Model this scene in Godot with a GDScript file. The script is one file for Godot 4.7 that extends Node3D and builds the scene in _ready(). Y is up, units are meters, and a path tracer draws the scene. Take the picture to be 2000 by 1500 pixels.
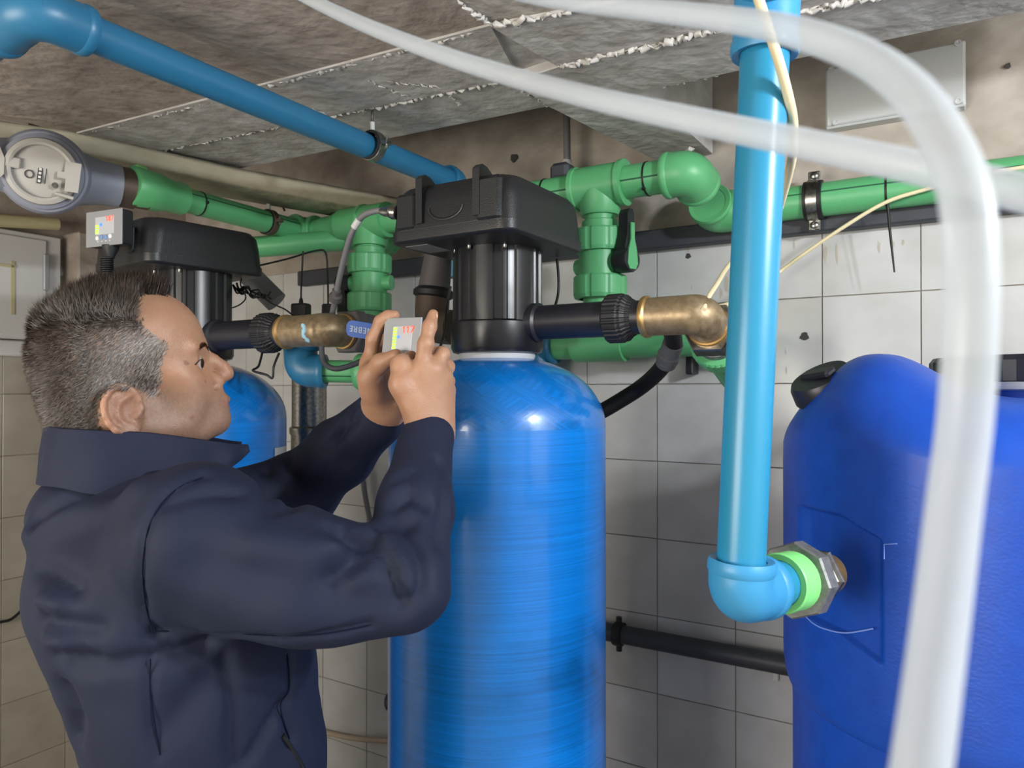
extends Node3D

# ---------------------------------------------------------------- frame of the place
const EYE := Vector3(0, 1.59, 0)
const FOCAL := 1450.0
const U := Vector3(0.8525, 0, 0.5229)      # along the long tiled wall
const N := Vector3(-0.5229, 0, 0.8525)     # out of the long tiled wall, into the room
const W0 := Vector3(0, 0, -2.152)          # a point of that wall
const K := Vector3(-1.30, 0, -2.949)       # corner of the two tiled walls
var cam_basis := Basis(Vector3(1, 0, 0), deg_to_rad(0.395))
var rng := RandomNumberGenerator.new()
var mats := {}
var taken := {}
var noise_tex := {}

func ray(x, y) -> Vector3:
	return cam_basis * Vector3((x - 1000.0) / FOCAL, (750.0 - y) / FOCAL, -1.0)
func P(x, y, d) -> Vector3:
	return EYE + ray(x, y) * d
func hit(x, y, o: Vector3, n: Vector3) -> Vector3:
	var r := ray(x, y)
	return EYE + r * (n.dot(o - EYE) / n.dot(r))
func R(x, y, e) -> Vector3:
	return hit(x, y, W0 + N * e, N)
func L(x, y, e) -> Vector3:
	return hit(x, y, K + U * e, U)
func C(x, y, h) -> Vector3:
	return hit(x, y, EYE + Vector3(0, h, 0), Vector3.UP)
func W(t, e, h) -> Vector3:
	return W0 + U * t + N * e + Vector3(0, EYE.y + h, 0)

# ---------------------------------------------------------------- mesh building
class Msh:
	var v := PackedVector3Array()
	var n := PackedVector3Array()
	var uv := PackedVector2Array()
	var c := PackedColorArray()
	var i := PackedInt32Array()
	var col := Color(1, 1, 1)
	func vert(p: Vector3, nn: Vector3, t := Vector2.ZERO) -> int:
		v.append(p); n.append(nn); uv.append(t); c.append(col)
		return v.size() - 1
	func tri(a: int, b: int, d: int):
		var g := (v[b] - v[a]).cross(v[d] - v[a])
		if g.dot(n[a] + n[b] + n[d]) > 0.0:
			i.append(a); i.append(d); i.append(b)
		else:
			i.append(a); i.append(b); i.append(d)
	func quad(a: int, b: int, d: int, e: int):
		tri(a, b, d); tri(a, d, e)
	func flat(pts: Array, nn: Vector3):
		var k := []
		for p in pts:
			k.append(vert(p, nn))
		for j in range(1, k.size() - 1):
			tri(k[0], k[j], k[j + 1])
	func face4(a: Vector3, b: Vector3, d: Vector3, e: Vector3, away: Vector3):
		var nn := (b - a).cross(d - a).normalized()
		var mid := (a + b + d + e) / 4.0
		if nn.dot(mid - away) < 0.0: nn = -nn
		var k := [vert(a, nn, Vector2(0, 0)), vert(b, nn, Vector2(1, 0)), vert(d, nn, Vector2(1, 1)), vert(e, nn, Vector2(0, 1))]
		quad(k[0], k[1], k[2], k[3])
	static func side(ax: Vector3) -> Vector3:
		var s := ax.cross(Vector3(0, 1, 0))
		if s.length() < 0.05: s = ax.cross(Vector3(1, 0, 0))
		return s.normalized()
	# turned profile: points (radius, distance along the axis)
	func lathe(o: Vector3, axis: Vector3, prof: Array, segs := 32, shape = null):
		var ax := axis.normalized()
		var s := side(ax)
		var f := ax.cross(s)
		var m := prof.size()
		var sn := []
		for k in m - 1:
			var d: Vector2 = prof[k + 1] - prof[k]
			var q := Vector2(d.y, -d.x)
			sn.append(q.normalized() if q.length() > 1e-9 else Vector2(1, 0))
		for k in m - 1:
			var n0: Vector2 = sn[k]
			var n1: Vector2 = sn[k]
			if k > 0 and sn[k - 1].dot(sn[k]) > 0.72: n0 = (sn[k - 1] + sn[k]).normalized()
			if k < m - 2 and sn[k + 1].dot(sn[k]) > 0.72: n1 = (sn[k + 1] + sn[k]).normalized()
			var base := v.size()
			if shape != null:
				for j in segs:
					var q := []
					for ja in [j, j + 1]:
						var a: float = TAU * ja / segs
						var mul: float = shape.call(a)
						var dir := s * cos(a) + f * sin(a)
						q.append(o + dir * prof[k].x * mul + ax * prof[k].y)
						q.append(o + dir * prof[k + 1].x * mul + ax * prof[k + 1].y)
					var fn: Vector3 = (q[2] - q[0]).cross(q[1] - q[0])
					if fn.length() < 1e-12: fn = (q[3] - q[1]).cross(q[1] - q[0])
					fn = fn.normalized()
					var am := TAU * (j + 0.5) / segs
					var dm := s * cos(am) + f * sin(am)
					if fn.dot(dm * sn[k].x + ax * sn[k].y) < 0: fn = -fn
					flat([q[0], q[1], q[3], q[2]], fn)
				continue
			for j in segs + 1:
				var a := TAU * j / segs
				var dir := s * cos(a) + f * sin(a)
				var mul := 1.0
				vert(o + dir * prof[k].x * mul + ax * prof[k].y, dir * n0.x + ax * n0.y, Vector2(float(j) / segs, prof[k].y))
				vert(o + dir * prof[k + 1].x * mul + ax * prof[k + 1].y, dir * n1.x + ax * n1.y, Vector2(float(j) / segs, prof[k + 1].y))
			for j in segs:
				var b := base + j * 2
				quad(b, b + 1, b + 3, b + 2)
	func tube(pts: Array, rad, segs := 14, caps := true):
		var m := pts.size()
		var t := []
		for k in m:
			var a: Vector3 = pts[max(k - 1, 0)]
			var b: Vector3 = pts[min(k + 1, m - 1)]
			t.append((b - a).normalized())
		var s := side(t[0])
		var base := v.size()
		var len := 0.0
		for k in m:
			if k > 0:
				len += (pts[k] - pts[k - 1]).length()
				s = (s - t[k] * s.dot(t[k])).normalized()
			var f: Vector3 = t[k].cross(s)
			var r: float = rad[k] if rad is Array else rad
			for j in segs + 1:
				var a := TAU * j / segs
				var dir := s * cos(a) + f * sin(a)
				vert(pts[k] + dir * r, dir, Vector2(float(j) / segs, len))
		for k in m - 1:
			for j in segs:
				var b := base + k * (segs + 1) + j
				quad(b, b + 1, b + segs + 2, b + segs + 1)
		if caps:
			for e in [0, m - 1]:
				var nn: Vector3 = -t[0] if e == 0 else t[m - 1]
				var ring := []
				for j in segs:
					ring.append(v[base + e * (segs + 1) + j])
				flat(ring, nn)
	# chamfered block; xf: origin at the centre, axes unit
	func block(xf: Transform3D, size: Vector3, bev := 0.002):
		var h := size / 2.0
		var b: float = min(bev, min(h.x, min(h.y, h.z)) * 0.9)
		var ctr := xf.origin
		var g := func(sx, sy, sz, ax) -> Vector3:
			var p := Vector3(sx * h.x, sy * h.y, sz * h.z)
			if ax != 0: p.x -= sx * b
			if ax != 1: p.y -= sy * b
			if ax != 2: p.z -= sz * b
			return xf * p
		for ax in 3:
			for sg in [-1, 1]:
				var q := []
				for pr in [[-1, -1], [1, -1], [1, 1], [-1, 1]]:
					var sgn := [0, 0, 0]
					sgn[ax] = sg; sgn[(ax + 1) % 3] = pr[0]; sgn[(ax + 2) % 3] = pr[1]
					q.append(g.call(sgn[0], sgn[1], sgn[2], ax))
				face4(q[0], q[1], q[2], q[3], ctr)
		for ax in 3:
			var a1 := (ax + 1) % 3
			var a2 := (ax + 2) % 3
			for s1 in [-1, 1]:
				for s2 in [-1, 1]:
					var lo := [0, 0, 0]
					lo[ax] = -1; lo[a1] = s1; lo[a2] = s2
					var hi := lo.duplicate()
					hi[ax] = 1
					face4(g.call(lo[0], lo[1], lo[2], a1), g.call(hi[0], hi[1], hi[2], a1), g.call(hi[0], hi[1], hi[2], a2), g.call(lo[0], lo[1], lo[2], a2), ctr)
		for sx in [-1, 1]:
			for sy in [-1, 1]:
				for sz in [-1, 1]:
					flat([g.call(sx, sy, sz, 0), g.call(sx, sy, sz, 1), g.call(sx, sy, sz, 2)], (xf.basis * Vector3(sx, sy, sz)).normalized())
	# flat outline given depth along off
	func prism(poly: Array, off: Vector3):
		var nn := off.normalized()
		var e1: Vector3 = (poly[1] - poly[0]).normalized()
		e1 = (e1 - nn * e1.dot(nn)).normalized()
		var e2 := nn.cross(e1)
		var flat2 := PackedVector2Array()
		for p in poly:
			flat2.append(Vector2((p - poly[0]).dot(e1), (p - poly[0]).dot(e2)))
		var idx := Geometry2D.triangulate_polygon(flat2)
		for sgn in [0, 1]:
			var base := v.size()
			for k in poly.size():
				vert(poly[k] + off * sgn, nn * (1.0 if sgn else -1.0), flat2[k])
			for k in range(0, idx.size(), 3):
				tri(base + idx[k], base + idx[k + 1], base + idx[k + 2])
		var area := 0.0
		for k in poly.size():
			var a := flat2[k]
			var b := flat2[(k + 1) % poly.size()]
			area += a.cross(b)
		for k in poly.size():
			var a: Vector3 = poly[k]
			var b: Vector3 = poly[(k + 1) % poly.size()]
			var sn := (b - a).normalized().cross(nn) * (1.0 if area > 0 else -1.0)
			flat([a, b, b + off, a + off], sn)
	# stacked closed rings, smooth
	func loft(rings: Array, cap0 := true, cap1 := true):
		var m: int = rings[0].size()
		var base := v.size()
		var L := 0.0
		for k in rings.size():
			for j in m + 1:
				var r: Array = rings[k]
				var jj := j % m
				var du: Vector3 = r[(jj + 1) % m] - r[(jj + m - 1) % m]
				var dv: Vector3 = rings[min(k + 1, rings.size() - 1)][jj] - rings[max(k - 1, 0)][jj]
				var nn := du.cross(dv)
				nn = nn.normalized() if nn.length() > 1e-12 else Vector3.UP
				vert(r[jj], nn, Vector2(float(j) / m, float(k) / max(1, rings.size() - 1)))
		# make the normals point away from the middle
		var ctr := Vector3.ZERO
		for k in range(base, v.size()): ctr += v[k]
		ctr /= (v.size() - base)
		var acc := 0.0
		for k in range(base, v.size()): acc += n[k].dot(v[k] - ctr)
		if acc < 0:
			for k in range(base, v.size()): n[k] = -n[k]
		for k in rings.size() - 1:
			for j in m:
				var b := base + k * (m + 1) + j
				quad(b, b + 1, b + m + 2, b + m + 1)
		var dirv: Vector3 = Vector3.ZERO
		for j in m: dirv += rings[rings.size() - 1][j] - rings[0][j]
		dirv = dirv.normalized()
		if cap0: flat(rings[0], -dirv)
		if cap1: flat(rings[rings.size() - 1], dirv)
	func arrays() -> Array:
		var a := []
		a.resize(Mesh.ARRAY_MAX)
		a[Mesh.ARRAY_VERTEX] = v; a[Mesh.ARRAY_NORMAL] = n; a[Mesh.ARRAY_TEX_UV] = uv; a[Mesh.ARRAY_COLOR] = c; a[Mesh.ARRAY_INDEX] = i
		return a
	func mesh() -> ArrayMesh:
		var am := ArrayMesh.new()
		am.add_surface_from_arrays(Mesh.PRIMITIVE_TRIANGLES, arrays())
		return am

# rounded polyline: every inner corner gets a fillet of radius r
func fillet(pts: Array, r, steps := 8) -> Array:
	var out := [pts[0]]
	for k in range(1, pts.size() - 1):
		var a: Vector3 = (pts[k - 1] - pts[k])
		var b: Vector3 = (pts[k + 1] - pts[k])
		var rr: float = min(r, min(a.length(), b.length()) * 0.49)
		a = a.normalized(); b = b.normalized()
		for s in steps + 1:
			var t := float(s) / steps
			out.append(pts[k] + a * rr * (1 - t) * (1 - t) + b * rr * t * t)
	out.append(pts[-1])
	return out
# smooth curve through the points
func spline(pts: Array, steps := 8) -> Array:
	var out := []
	for k in pts.size() - 1:
		var p0: Vector3 = pts[max(k - 1, 0)]
		var p1: Vector3 = pts[k]
		var p2: Vector3 = pts[k + 1]
		var p3: Vector3 = pts[min(k + 2, pts.size() - 1)]
		for s in steps:
			out.append(p1.cubic_interpolate(p2, p0, p3, float(s) / steps))
	out.append(pts[-1])
	return out
func frame(o: Vector3, x: Vector3, y: Vector3) -> Transform3D:
	var xx := x.normalized()
	var yy := (y - xx * y.dot(xx)).normalized()
	return Transform3D(Basis(xx, yy, xx.cross(yy)), o)

# ---------------------------------------------------------------- objects
func numbered(called: String) -> String:
	if not taken.has(called):
		taken[called] = 0
		return called
	taken[called] += 1
	return "%s_%03d" % [called, taken[called]]
func put(m, called: String, mat: Material, parent: Node = self) -> MeshInstance3D:
	var o := MeshInstance3D.new()
	o.mesh = m.mesh() if m is Msh else m
	o.material_override = mat
	o.name = numbered(called) if parent == self else called
	parent.add_child(o, true)
	return o
func thing(called: String, label: String, category: String, group := "") -> Node3D:
	var o := Node3D.new()
	o.name = numbered(called)
	add_child(o, true)
	return tag(o, label, category, group)
func tag(o: Node3D, label: String, category: String, group := "") -> Node3D:
	o.set_meta("label", label)
	o.set_meta("category", category)
	if group: o.set_meta("group", group)
	return o
func structure(called: String) -> Node3D:
	var o := Node3D.new()
	o.name = called
	add_child(o, true)
	o.set_meta("kind", "structure")
	return o
func put_tube(called, parent, mat, pts, r, segs := 14) -> MeshInstance3D:
	var m := Msh.new()
	m.tube(pts, r, segs)
	return put(m, called, mat, parent)
func put_lathe(called, parent, mat, o, ax, prof, segs := 32, shape = null) -> MeshInstance3D:
	var m := Msh.new()
	m.lathe(o, ax, prof, segs, shape)
	return put(m, called, mat, parent)
func put_block(called, parent, mat, xf, size, bev := 0.002) -> MeshInstance3D:
	var m := Msh.new()
	m.block(xf, size, bev)
	return put(m, called, mat, parent)

# ---------------------------------------------------------------- materials
func noise(key: String, freq: float, a: Color, b: Color, oct := 4, sd := 1, kind := FastNoiseLite.TYPE_SIMPLEX_SMOOTH, size := 512, bump := 0.0) -> NoiseTexture2D:
	if noise_tex.has(key): return noise_tex[key]
	var t := NoiseTexture2D.new()
	t.width = size; t.height = size; t.seamless = true
	var f := FastNoiseLite.new()
	f.seed = sd; f.frequency = freq; f.fractal_octaves = oct; f.noise_type = kind
	t.noise = f
	if bump > 0.0:
		t.as_normal_map = true; t.bump_strength = bump
	else:
		var g := Gradient.new()
		g.set_color(0, a); g.set_color(1, b)
		t.color_ramp = g
	noise_tex[key] = t
	return t
func mat(key: String, col: Color, rough := 0.5, metal := 0.0, spec := 0.5) -> StandardMaterial3D:
	if mats.has(key): return mats[key]
	var m := StandardMaterial3D.new()
	m.resource_name = key
	m.albedo_color = col; m.roughness = rough; m.metallic = metal; m.metallic_specular = spec
	mats[key] = m
	return m
func rgb(r, g, b) -> Color:
	return Color(r / 255.0, g / 255.0, b / 255.0)
func patina(m: StandardMaterial3D, tex: Texture2D, sc: float, world := true):
	m.albedo_texture = tex
	m.uv1_triplanar = true
	m.uv1_world_triplanar = world
	m.uv1_scale = Vector3(sc, sc, sc)

func make_materials():
	var m := mat("tile white", rgb(199, 199, 198), 0.2)
	patina(m, noise("tile", 0.012, Color(0.9, 0.89, 0.87), Color(1, 1, 1), 3, 5), 1.2)
	m.normal_enabled = true
	m.normal_texture = noise("tile relief", 0.006, Color.BLACK, Color.WHITE, 2, 9, FastNoiseLite.TYPE_SIMPLEX_SMOOTH, 512, 3.0)
	m.normal_scale = 0.15
	mats["tile warm"] = m.duplicate(); mats["tile warm"].albedo_color = rgb(194, 193, 190)
	mats["tile cool"] = m.duplicate(); mats["tile cool"].albedo_color = rgb(203, 203, 203)
	mats["tile beige"] = m.duplicate(); mats["tile beige"].albedo_color = rgb(180, 174, 162)  # darker beige tone for the short wall
	mats["tile beige dark"] = m.duplicate(); mats["tile beige dark"].albedo_color = rgb(174, 168, 155)
	m = mat("grout", rgb(146, 138, 124), 0.9)
	patina(m, noise("grout", 0.03, Color(0.7, 0.68, 0.64), Color(1, 1, 1), 4, 3), 2.0)
	var conc := noise("concrete", 0.012, Color(0.78, 0.76, 0.74), Color(1, 1, 1), 6, 11)
	var concn := noise("concrete relief", 0.03, Color.BLACK, Color.WHITE, 5, 12, FastNoiseLite.TYPE_SIMPLEX_SMOOTH, 512, 10.0)
	for d in [["concrete", rgb(206, 204, 202)], ["concrete brown", rgb(180, 169, 159)], ["concrete pale", rgb(190, 184, 174)], ["concrete wall", rgb(188, 179, 168)], ["plank plaster", rgb(180, 174, 152)]]:
		m = mat(d[0], d[1], 0.92)
		patina(m, conc, 1.6)
		m.normal_enabled = true; m.normal_texture = concn; m.normal_scale = 0.22
	m = mat("burr", rgb(196, 192, 186), 0.95)
	m = mat("floor", rgb(182, 178, 170), 0.6)
	patina(m, conc, 1.0)
	m = mat("paint white", rgb(215, 214, 208), 0.7)
	mat("green", rgb(90, 168, 112), 0.42)
	mat("green dark line", rgb(30, 88, 60), 0.5)
	mat("green light", rgb(132, 222, 128), 0.4)
	mat("pipe blue", rgb(40, 108, 146), 0.4)  # blue darkened to carry the shade the ceiling pipe hangs in
	mat("pipe sky", rgb(42, 134, 172), 0.32)
	mat("fitting sky", rgb(58, 142, 190), 0.4)
	m = mat("black plastic", rgb(30, 31, 34), 0.42)
	m.normal_enabled = true
	m.normal_texture = noise("fine relief", 0.25, Color.BLACK, Color.WHITE, 2, 21, FastNoiseLite.TYPE_SIMPLEX_SMOOTH, 256, 4.0)
	m.normal_scale = 0.12
	m.uv1_triplanar = true; m.uv1_scale = Vector3(6, 6, 6)
	m = mat("black gloss", rgb(26, 26, 30), 0.3)
	patina(m, noise("scuff", 0.02, Color(0.8, 0.8, 0.8), Color(1.3, 1.25, 1.2), 5, 31), 5.0)
	m = mat("black rubber", rgb(24, 24, 27), 0.55)
	mat("black fitting", rgb(34, 34, 42), 0.4)
	mat("cable black", rgb(18, 18, 20), 0.5)
	mat("dark channel", rgb(58, 60, 66), 0.6)
	mat("dark pipe", rgb(58, 60, 66), 0.5)
	m = mat("brass", rgb(178, 158, 128), 0.45, 0.6)
	patina(m, noise("brass patina", 0.02, Color(0.68, 0.65, 0.6), Color(1, 1, 1), 5, 41), 6.0)
	m = mat("brass rim", rgb(196, 160, 104), 0.35, 0.85)
	m = mat("bronze dark", rgb(92, 80, 70), 0.6, 0.5)
	m = mat("steel", rgb(190, 190, 188), 0.28, 1.0)
	patina(m, noise("steel wear", 0.03, Color(0.6, 0.58, 0.55), Color(1, 1, 1), 5, 42), 6.0)
	m = mat("zinc", rgb(150, 150, 150), 0.55, 0.6)
	patina(m, noise("zinc wear", 0.02, Color(0.65, 0.65, 0.64), Color(1, 1, 1), 5, 43), 8.0)
	mat("grey union", rgb(84, 80, 80), 0.6)
	mat("meter grey", rgb(132, 136, 150), 0.5)
	mat("meter cover", rgb(170, 166, 160), 0.5)
	mat("meter ink", rgb(60, 58, 58), 0.7)
	m = mat("tank navy", rgb(22, 76, 178), 0.4)
	m.normal_enabled = true; m.normal_texture = noise_tex["fine relief"]; m.normal_scale = 0.06
	m.albedo_texture = noise("tank dust", 0.02, Color(0.86, 0.88, 0.92), Color(1.0, 1.0, 1.0), 5, 51)
	m.uv1_triplanar = true; m.uv1_scale = Vector3(3, 3, 3)
	mat("lever blue", rgb(12, 84, 176), 0.45)
	mat("print pale", rgb(170, 186, 205), 0.6)
	mat("box grey", rgb(196, 197, 196), 0.5)
	mat("silver face", rgb(158, 160, 164), 0.38, 0.25)
	mat("display face", rgb(186, 188, 194), 0.25)
	mat("label paper", rgb(206, 206, 204), 0.6)
	mat("cabinet", rgb(206, 204, 202), 0.4)
	mat("tape", rgb(188, 180, 140), 0.7)
	mat("cream tube", rgb(226, 212, 172), 0.4)
	mat("hose grey", rgb(110, 110, 112), 0.5)
	for d in [["led green", rgb(150, 255, 60), 1.6], ["led red", rgb(255, 70, 40), 1.6], ["led blue", rgb(60, 110, 255), 1.6]]:
		m = mat(d[0], d[1], 0.5)
		m.emission_enabled = true; m.emission = d[1]; m.emission_energy_multiplier = d[2]
	m = mat("milky tube", Color(0.76, 0.785, 0.805, 0.66), 0.3)
	m.transparency = BaseMaterial3D.TRANSPARENCY_ALPHA
	m.backlight_enabled = true; m.backlight = Color(0.6, 0.61, 0.62)
	make_winding()

# glass-fibre winding: the two computed skins of the pressure vessels
func make_winding():
	rng.seed = 77
	var w := 512
	var h := 1024
	var im := Image.create(w, h, false, Image.FORMAT_RGB8)
	var f := FastNoiseLite.new()
	f.seed = 3; f.frequency = 0.02; f.fractal_octaves = 3
	var rowv := []
	for y in h + 64: rowv.append(rng.randf())
	for y in h:
		for x in w:
			var yy := y + 10.0 * sin(TAU * x / w) + 22.0 * x / w
			var a: float = rowv[int(yy) % (h)]
			var b: float = rowv[int(yy / 3.0 + 200) % h]
			var s := 0.88 + 0.1 * a + 0.02 * b + 0.06 * f.get_noise_2d(x * 0.35, y * 6.0)
			im.set_pixel(x, y, Color(s * 0.92, s * 0.97, s))
	var t := ImageTexture.create_from_image(im)
	var m := mat("tank wound", rgb(10, 132, 222), 0.32)
	m.albedo_texture = t
	m.heightmap_enabled = true; m.heightmap_texture = t; m.heightmap_scale = 0.05
	m.uv1_scale = Vector3(1, 1.15, 1)
	m.clearcoat_enabled = true; m.clearcoat = 0.6; m.clearcoat_roughness = 0.12
	var im2 := Image.create(w, 256, false, Image.FORMAT_RGB8)
	for y in 256:
		for x in w:
			var u := float(x) / w * 24.0
			var v := float(y) / 256.0 * 5.0
			var band := fposmod(u + v, 2.0)
			var p := (u + v) if band < 1.0 else (u - v)
			var s := 0.88 + 0.12 * f.get_noise_2d(p * 260.0, floor(v * 0.8) * 40.0 + (0.0 if band < 1.0 else 300.0)) + 0.05 * sin(p * 60.0)
			im2.set_pixel(x, y, Color(s * 0.92, s * 0.97, s))
	var t2 := ImageTexture.create_from_image(im2)
	var m2 := mat("tank dome", rgb(12, 132, 222), 0.28)
	m2.albedo_texture = t2
	m2.heightmap_enabled = true; m2.heightmap_texture = t2; m2.heightmap_scale = 0.06
	m2.uv1_scale = Vector3(1, 6.5, 1)
	m2.clearcoat_enabled = true; m2.clearcoat = 0.7; m2.clearcoat_roughness = 0.1

# ---------------------------------------------------------------- light and camera
func camera_and_light():
	var cam := Camera3D.new()
	cam.name = "camera"
	add_child(cam)
	cam.transform = Transform3D(cam_basis, EYE)
	var at := CameraAttributesPhysical.new()
	at.frustum_focal_length = 12.0 / (750.0 / FOCAL)
	at.frustum_focus_distance = 1.15
	at.exposure_aperture = at.frustum_focal_length / 3.0
	at.frustum_near = 0.02
	at.frustum_far = 50.0
	cam.attributes = at
	cam.fov = rad_to_deg(2.0 * atan(750.0 / FOCAL))
	cam.near = 0.02
	cam.current = true
	var we := WorldEnvironment.new()
	we.name = "surroundings"
	var e := Environment.new()
	e.background_mode = Environment.BG_COLOR
	e.background_color = Color(0, 0, 0)
	e.tonemap_mode = Environment.TONE_MAPPER_LINEAR
	e.tonemap_exposure = 1.13
	e.sdfgi_enabled = true; e.ssao_enabled = true; e.ssil_enabled = true
	we.environment = e
	add_child(we)
	# two bare bulbs sit under the slab on the open side, an added unseen window behind gives soft fill
	bulb("white glass bulb fixed under the slab beside the navy plastic tank", Vector3(1.02, EYE.y + 0.53, -0.05), 1.05)
	bulb("white glass bulb fixed under the slab close to the plain white wall", Vector3(1.22, EYE.y + 0.53, 0.28), 1.05)
	added_window_fill()

func bulb(label: String, at: Vector3, energy: float):
	var t := thing("ceiling_bulb", label, "lamp")
	var g := mat("bulb glow", Color(1, 1, 1), 0.4)
	g.emission_enabled = true; g.emission = Color(0.95, 0.972, 1.0); g.emission_energy_multiplier = 8.0
	var pr := []
	for k in 13: pr.append(Vector2(maxf(0.0001, 0.045 * sin(PI * k / 12)), -0.045 * cos(PI * k / 12)))
	put_lathe("glass", t, g, at, Vector3.UP, pr, 24)
	put_lathe("socket", t, mats["black rubber"], at, Vector3.UP, [Vector2(0.016, 0.042), Vector2(0.018, 0.046), Vector2(0.022, 0.054), Vector2(0.022, 0.056)], 16)
	var l := OmniLight3D.new()
	l.name = "light"
	l.position = at
	l.light_energy = energy
	l.light_color = Color(0.95, 0.972, 1.0)
	l.light_size = 0.04
	l.omni_range = 12.0
	l.omni_attenuation = 2.0
	l.shadow_enabled = true
	t.add_child(l)

func added_window_fill():  # glowing window added out of view to fill the left and back
	var w := structure("added_window_1")
	var at := K + U * 1.45 + N * 3.235 + Vector3(0, 1.45, 0)
	var xf := frame(at, -U, Vector3.UP)
	var g := mat("added window glow", Color(1, 1, 1), 0.6)
	g.emission_enabled = true; g.emission = Color(1.0, 0.97, 0.92); g.emission_energy_multiplier = 1.2
	put_block("pane", w, g, xf, Vector3(1.3, 0.9, 0.012), 0.002)
	for s in [-1, 1]:
		put_block("frame_side", w, mats["paint white"], xf.translated_local(Vector3(0.68 * s, 0, 0)), Vector3(0.06, 1.02, 0.04), 0.003)
		put_block("frame_rail", w, mats["paint white"], xf.translated_local(Vector3(0, 0.48 * s, 0)), Vector3(1.3, 0.06, 0.04), 0.003)
	var l := AreaLight3D.new()
	l.name = "light"
	l.area_size = Vector2(1.3, 0.9)
	l.area_normalize_energy = true
	l.light_energy = 4.0
	l.light_color = Color(1.0, 0.97, 0.92)
	l.shadow_enabled = true
	l.area_range = 12.0
	w.add_child(l)
	l.transform = Transform3D(Basis(U, Vector3.UP, N), at - N * 0.03)

# ---------------------------------------------------------------- the room
func tile_mesh(w: float, h: float) -> ArrayMesh:
	var m := Msh.new()
	m.block(Transform3D(Basis(), Vector3(0, 0, -0.004)), Vector3(w - 0.0022, h - 0.0022, 0.008), 0.0008)
	return m.mesh()

func tiles(wall: Node3D, o: Vector3, along: Vector3, out: Vector3, t0: float, first: float, t1: float, ytop: float, yphase: float, ymin: float, kinds: Array):
	var edges := [t0]
	var t := first
	while t < t1 - 0.02:
		if t > t0 + 0.02: edges.append(t)
		t += 0.2
	edges.append(t1)
	var ys := [ytop]
	var y := yphase
	while y > ymin + 0.02:
		if y < ytop - 0.02: ys.append(y)
		y -= 0.2
	ys.append(ymin)
	var cache := {}
	for a in edges.size() - 1:
		for b in ys.size() - 1:
			var w: float = edges[a + 1] - edges[a]
			var h: float = ys[b] - ys[b + 1]
			var key := "%.3f %.3f" % [w, h]
			if not cache.has(key): cache[key] = tile_mesh(w, h)
			var tm := put(cache[key], "tile", mats[kinds[rng.randi() % kinds.size()]], wall)
			var jit := Vector3(rng.randf_range(-0.003, 0.003), rng.randf_range(-0.003, 0.003), 0)
			tm.transform = Transform3D(Basis(along, Vector3.UP, out) * Basis.from_euler(jit), o + along * (edges[a] + w / 2) + Vector3(0, ys[b] - h / 2, 0) + out * rng.randf_range(-0.0005, 0.0005))

func slab(called, parent, material, poly: Array, up: float):
	var m := Msh.new()
	m.prism(poly, Vector3(0, up, 0))
	return put(m, called, material, parent)

# a crumbly run of cement squeezed out between two formwork boards
func burr(parent, a: Vector3, b: Vector3, r: float, sd: int, drop := 0.0):
	var g := RandomNumberGenerator.new()
	g.seed = sd
	var n := int((b - a).length() / 0.0036)
	var pts := []
	var rad := []
	for k in n + 1:
		var t := float(k) / n
		pts.append(a.lerp(b, t) + Vector3(g.randf_range(-0.005, 0.005), g.randf_range(-0.004, 0.003) - drop, g.randf_range(-0.005, 0.005)))
		rad.append(r * (0.15 + 0.7 * g.randf()) * (0.2 + 0.8 * min(1.0, min(t, 1 - t) * 12.0)))
	var m := Msh.new()
	m.tube(pts, rad, 5)
	return put(m, "mortar_burr", mats["burr"], parent)

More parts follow.
